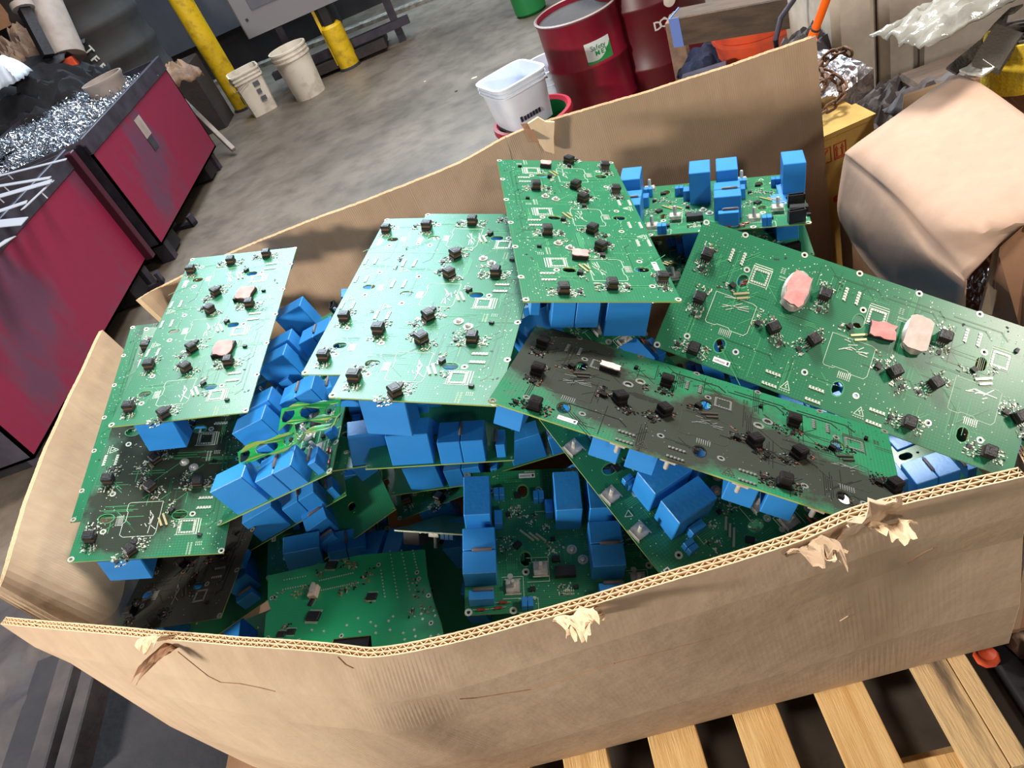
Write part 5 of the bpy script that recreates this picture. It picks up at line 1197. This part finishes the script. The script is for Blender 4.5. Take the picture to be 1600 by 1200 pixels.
strap([(1486, 110, .80), (1510, 90, .80), (1540, 66, .81), (1562, 40, .83), (1572, 18, .86), (1592, 12, .87)], .022, 'webbing_dark', 'dark webbing strap curving up to the yellow roll')
strap([(1578, 44, .845), (1566, 60, .84), (1552, 82, .83), (1540, 102, .82)], .048, 'webbing_dark', 'broad dark doubled strap end hanging below the curve', .010)
strap([(1545, 98, .822), (1535, 108, .815), (1522, 108, .812), (1510, 104, .81)], .026, 'steel', 'metal hook end of the broad strap')
def roll():
    c = P(1598, 45, .84); e = thing('strap_roll', 'rolled yellow lifting strap at the right edge of the photo', 'strap', (c.x + .01, c.y + .02, c.z - .06))
    for i in range(6):
        mb = MB(); mb.ring(0, 0, .052 - i * .008, .058 - i * .008, -.05, .045 + .004 * (i % 2), 0, 32); mb.build('turn', ['webbing_yellow' if i == 0 else 'webbing_dark'], e)
    mb = MB(); mb.lathe([(.0585, -.05), (.0595, .02)], 32, 0, None, False, False); mb.build('yellow_turn', ['webbing_yellow'], e)
roll()
def cflap(pts, m, label, name='carton_flap'):
    P3 = [P(*q) for q in pts]; mb = MB(); k = len(P3); mb.add(P3 + [p - Vector((0, 0, .006)) for p in P3], [tuple(range(k)), tuple(range(2 * k - 1, k - 1, -1))] + [(i, k + i, k + (i + 1) % k, (i + 1) % k) for i in range(k)])
    o = mb.build(name, [m]); return tag(o, label, 'carton')
cflap([(1412, 148, .70), (1410, 172, .66), (1440, 155, .68), (1482, 130, .72), (1478, 126, .74)], 'cardboard', 'narrow open carton edge left of the tan lid')
cflap([(1515, 122, .70), (1545, 118, .74), (1566, 112, .74), (1604, 150, .72), (1604, 172, .70), (1560, 156, .70)], 'cardboard_brown', 'brown cardboard flap behind the tan lid')
cloth('tarpaulin', 1540, 122, .66, .34, .22, .05, 'tarp_grey', 'grey dusty sheet behind the tan lid', 'tarpaulin', 31, .2)
mb = MB(); mb.box(-.2, -.3, 0, .5, .02, .56, bev=.01); o = mb.build('crate', ['beam_wood']); c = P(1560, 120, .60); o.location = (c.x + .1, c.y + .25, 0); tag(o, 'dark crate that carries the sheet and straps at the right', 'crate')
mb = MB(); mb.box(-.10, -.1, 0, .10, .06, .46, bev=.01); o = mb.build('crate', ['dark_steel']); c = P(1390, 150, .50); o.location = (c.x, c.y + .05, 0); tag(o, 'dark crate in the gap beside the yellow carton', 'crate')
# --- left background
def cyl(name, a, b_, r, m, label, cat, r2=None, n=28):
    mb = MB(); mb.tube([a, b_], r, n, 0, r2); o = mb.build(name, [m], smooth=True); return tag(o, label, cat)
def vbox(name, px, py, z, w_, d_, h, m, label, cat, rz=0, zb=0, Y=None):
    c = P(px, py, z) if Y is None else PY(px, py, Y); zb = zb if Y is None else c.z; h = h if Y is None else c.z + h; mb = MB(); mb.box(0, 0, zb, w_, d_, h, bev=.01); o = mb.build(name, [m]); o.location = (c.x, c.y, 0); o.rotation_euler = (0, 0, rz); return tag(o, label, cat)
c = P(226, 108, .38)
e = thing('cabinet', 'large plain grey cabinet behind the tall yellow post', 'cabinet', (c.x, c.y, 0), .06, 'grey steel cabinets')
mb = MB(); mb.box(-.0, 0, .38, 2.0, .5, 2.6, bev=.012); mb.build('body', ['grey_cabinet'], e); mb = MB(); mb.box(-.04, -.02, .36, .0, .5, 2.6, bev=.01); mb.build('edge_angle', ['hopper_steel'], e)
mb = MB(); mb.box(-.02, .05, 0, 2.0, .5, .375); mb.build('plinth', ['wall_grime'], e)
c = P(388, 62, .5)
e = thing('cabinet', 'light grey electrical cabinet on legs, with darker panels, between the posts', 'cabinet', (c.x, c.y, 0), .02, 'grey steel cabinets')
mb = MB(); mb.box(0, 0, .5, 1.25, .4, 2.2, bev=.012); mb.build('body', ['grey_cabinet_light'], e)
for x in (.14, .52): mb = MB(); mb.box(x, -.008, .68, x + .30, 0, .92, bev=.003); mb.build('inset_panel', ['grey_cabinet'], e)
for x, z in ((.06, .62), (.62, .60)): mb = MB(); mb.box(x, -.006, z, x + .02, 0, z + .02); mb.build('bolt', ['ink'], e)
for x in (.2, .62, 1.1): mb = MB(); mb.box(x, .15, 0, x + .06, .21, .5); mb.build('leg', ['hopper_steel'], e)
mb = MB(); mb.box(0, .1, .12, 1.25, .16, .18); mb.build('rail', ['hopper_steel'], e); mb = MB(); mb.box(.25, .05, .03, 1.0, .4, .10); mb.build('tray', ['wall_grime'], e)
for (px, py, z, r, m_, lb) in ((352, 62, .3, .055, 'grey_cabinet', 'thick grey pipe left of the electrical cabinet'), (372, 90, .1, .035, 'tube_grey', 'thin pale pipe left of the electrical cabinet'), (385, 100, .02, .03, 'grey_cabinet', 'thin grey conduit beside the electrical cabinet')):
    c = P(px, py, z); cyl('pipe', Vector((c.x, c.y + .1, 0)), Vector((c.x, c.y + .1, 2.4)), r, m_, lb, 'pipe')
vbox('machine_base', 470, 60, 0, 2.2, .6, .8, 'wall_grime', 'dark low machine in the shadow beyond the kerb', 'machine', .02)
# tank with painted letters
def tank():
    a = P(175, 150, .55); c = Vector((a.x - .15, a.y + .55, 0))
    e = thing('tank', 'tall dark ribbed tank with hand-painted white letters', 'tank', c)
    mb = MB(); r = .50; prof = [(r, 0)]
    for i in range(9): prof += [(r, .25 * i + .02), (r * .97, .25 * i + .06), (r * .97, .25 * i + .19), (r, .25 * i + .23)]
    mb.lathe(prof, 40); mb.build('body', ['tank_dark'], e, smooth=True)
    for i, (ch, px, py) in enumerate((('R', 160, 106), ('F', 148, 93), ('T', 139, 79))):
        # find the height where the line of sight meets the tank wall
        d_ = (RW @ Vector(((px - 800) / F_PX, (py - 600) / F_PX, 1))); ox, oy = CAM.x - c.x, CAM.y - c.y
        A_, B_, C_ = d_.x ** 2 + d_.y ** 2, 2 * (ox * d_.x + oy * d_.y), ox ** 2 + oy ** 2 - (r + .004) ** 2; D_ = B_ * B_ - 4 * A_ * C_
        if D_ < 0: continue
        t = (-B_ - math.sqrt(D_)) / (2 * A_); p = CAM + d_ * t; an = math.atan2(p.y - c.y, p.x - c.x)
        text('letter', ch, .085, 'white_letters', e, on_cyl(an, p.z, r + .003) @ Matrix.Rotation(-PI / 2 + .2, 4, 'Z'), .003, True)
tank()
a, b_ = PY(107, 90, 5.9), PY(52, -32, 6.2); cyl('cardboard_tube', a, b_, .125, 'tube_grey', 'thick pale grey tube leaning at the top left', 'tube')
a, b_ = PY(76, 88, 5.75), PY(36, 12, 5.9); cyl('steel_bar', a, b_, .05, 'dark_steel', 'dark square bar with a pale cap, left of the tube', 'bar', n=4)
mb = MB(); mb.tube([b_ - (b_ - a).normalized() * .01, b_ + (b_ - a).normalized() * .03], .075, 16); mb.build('cap', ['tube_grey'], bpy.data.objects['steel_bar'], smooth=True)
def lid_ring():
    c = P(158, 122, .86); e = thing('pail_rim', 'open round tin with a pale rim, beside the painted tank', 'tin', (c.x, c.y, c.z - .3))
    mb = MB(); mb.lathe([(.125, 0), (.125, .27), (.135, .285), (.135, .30), (.125, .30), (.118, .2), (.118, .05)], 30); o = mb.build('body', ['tube_grey'], e, smooth=True)
lid_ring()
vbox('box', -30, 62, .9, .42, .4, .6, 'cardboard_brown', 'brown cardboard box in the top left corner', 'box', .2, .0, Y=6.4)
cloth('wrapping_paper', 42, 84, .86, .50, .45, .26, 'paper_brown', 'heap of crumpled brown wrapping paper at the top left', 'paper', 5, .3, amp=.16, f=8, n=30, Y=6.2)
cloth('wrapping_paper', 70, 108, .80, .26, .24, .12, 'paper_brown', 'smaller crumpled paper wad beside the painted tank', 'paper', 6, .1, amp=.14, f=8, n=26, Y=6.1)
cloth('plastic_bag', 4, 105, .86, .20, .24, .16, 'tub_white', 'white plastic bag at the left edge above the cloth', 'bag', 7, Y=5.4, amp=.012)
cloth('dark_cloth', 62, 150, .82, 1.0, .6, .22, 'cloth_black', 'black crumpled cloth heaped behind the metal turnings', 'cloth', 8, .15, amp=.14, f=6, n=34, Y=5.6)
cloth('dark_cloth', 30, 110, .78, .9, .7, .06, 'dirt_shade', 'dark dusty sheeting under the wrapping paper', 'cloth', 14, .15, amp=.05, f=4, n=24, Y=6.0)
vbox('orange_block', 70, 128, .88, .26, .14, .07, 'orange_plastic', 'orange plastic piece lying on the black cloth', 'plastic piece', .3, .85, Y=5.75)
c = P(-2, 185, .82); mb = MB(); mb.lathe([(.09, 0), (.10, .15), (.105, .155), (.105, .17), (.09, .17)], 24); o = mb.build('bucket', ['beam_blue'], smooth=True); o.location = (c.x, c.y, c.z - .12); tag(o, 'pale blue tub at the left edge beside the turnings', 'bucket')
a, b_ = P(-10, 140, .92), P(22, 128, .92); cyl('red_pipe', a, b_, .012, 'red_plastic', 'thin red pipe at the left edge', 'pipe', n=10)
mb = MB(); mb.box(-6.2, 5.55, 0, -3.55, 7.2, .80, bev=.01); tag(mb.build('scrap_bench', ['dark_steel']), 'dark bench carrying the heaps at the top left', 'bench')
# brown leather apron and steel bar beside the far hopper
cloth('leather_apron', 268, 118, .62, .38, .26, .10, 'paper_brown', 'folded brown leather apron behind the far hopper', 'apron', 17, .4, amp=.06, f=5)
c = P(262, 112, .55); mb = MB(); mb.box(-.2, -.1, 0, .2, .2, .55, bev=.01); o = mb.build('crate', ['wall_grime']); o.location = (c.x - .02, c.y + .1, 0); tag(o, 'dark crate under the brown apron', 'crate')
a, b_ = P(275, 147, .45), P(366, 236, .03); obox('steel_bar', a, b_, .03, .035, 'tube_grey', 'long pale steel bar leaning beside the far hopper', 'bar')
a, b_ = P(285, 178, .25), P(322, 222, .05); obox('steel_bar', a, b_, .02, .025, 'tube_grey', 'short pale bar under the long leaning one', 'bar')
for (px, py, rz, lb) in ((318, 268, .5, 'dark skid foot under the far hopper corner'), (285, 350, -.3, 'bent steel bracket on the floor between the hoppers'), (230, 445, .2, 'dark bracket under the nearer hopper')):
    c = P(px, py, .03); mb = MB(); mb.box(-.09, -.02, 0, .09, .03, .02); mb.box(-.09, -.02, 0, -.07, .03, .10); mb.box(.07, -.02, 0, .09, .03, .07); o = mb.build('bracket', ['hopper_steel']); o.location = (c.x, c.y, .003); o.rotation_euler = (0, 0, rz); tag(o, lb, 'bracket')
# --- floor gear at the lower left
c = P(0, 1000, 0)
cloth('grey_sheet', -20, 1080, .05, .55, .85, .04, 'tarp_grey', 'wrinkled dusty grey sheet on the floor at the lower left', 'sheet', 41, .1, n=36, amp=.03, f=5)
for i, (p, q, wd, h, m_, lb) in enumerate((((100, 1035), (40, 1230), .10, .05, 'dirt_shade', 'flat dark steel bar nearest the grey sheet'), ((132, 1040), (82, 1230), .06, .07, 'tarp_grey', 'dusty brown steel rail in the middle of three on the floor'),
        ((172, 1050), (128, 1230), .05, .08, 'tarp_grey', 'dark rail with a bright edge, right of three on the floor'))):
    a, b_ = P(p[0], p[1], .02), P(q[0], q[1], .02); o = obox('steel_rail', a, b_, h, wd, m_, lb, 'rail'); o['group'] = 'steel rails on the floor'
c = P(260, 1150, 0); mb = MB(); mb.box(-.22, -.5, 0, .30, .45, .03, bev=.004); o = mb.build('shade_plate', ['dirt_shade']); o.location = (c.x, c.y, .0); tag(o, 'added dark plate standing in for floor shade left of the pallet', 'plate')  # dark plate added so the dimly lit floor here reads as shaded
# dark slats added to put shade on the floor at the lower right
mb = MB(); mb.box(.0, .0, 0, .9, .14, .05, bev=.004); 
for i in range(5):
    q = MB(); q.box(0, 0, 0, .055, 1.5, .045, bev=.004); o = q.build('shade_slat', ['dirt_shade']); o.location = (.47 + i * .085, .25, .0); tag(o, ['first', 'second', 'third', 'fourth', 'outermost'][i] + ' added dark slat standing in for floor shade right of the pallet', 'slat', 'dark slats added as floor shade beside the pallet')
c = P(1541, 1028, .05); q = MB(); q.lathe([(.018, 0), (.022, .01), (.015, .025), (.004, .03)], 9); o = q.build('plastic_scrap', ['orange_plastic'], smooth=True); o.location = (c.x, c.y, .046); tag(o, 'small orange red scrap under the box corner', 'scrap')
cloth('foliage_scrap', 1600, 900, .12, .18, .30, .10, 'paper_brown', 'crumpled brown green scrap beyond the right end of the box', 'scrap', 51, .2, amp=.06, f=8)
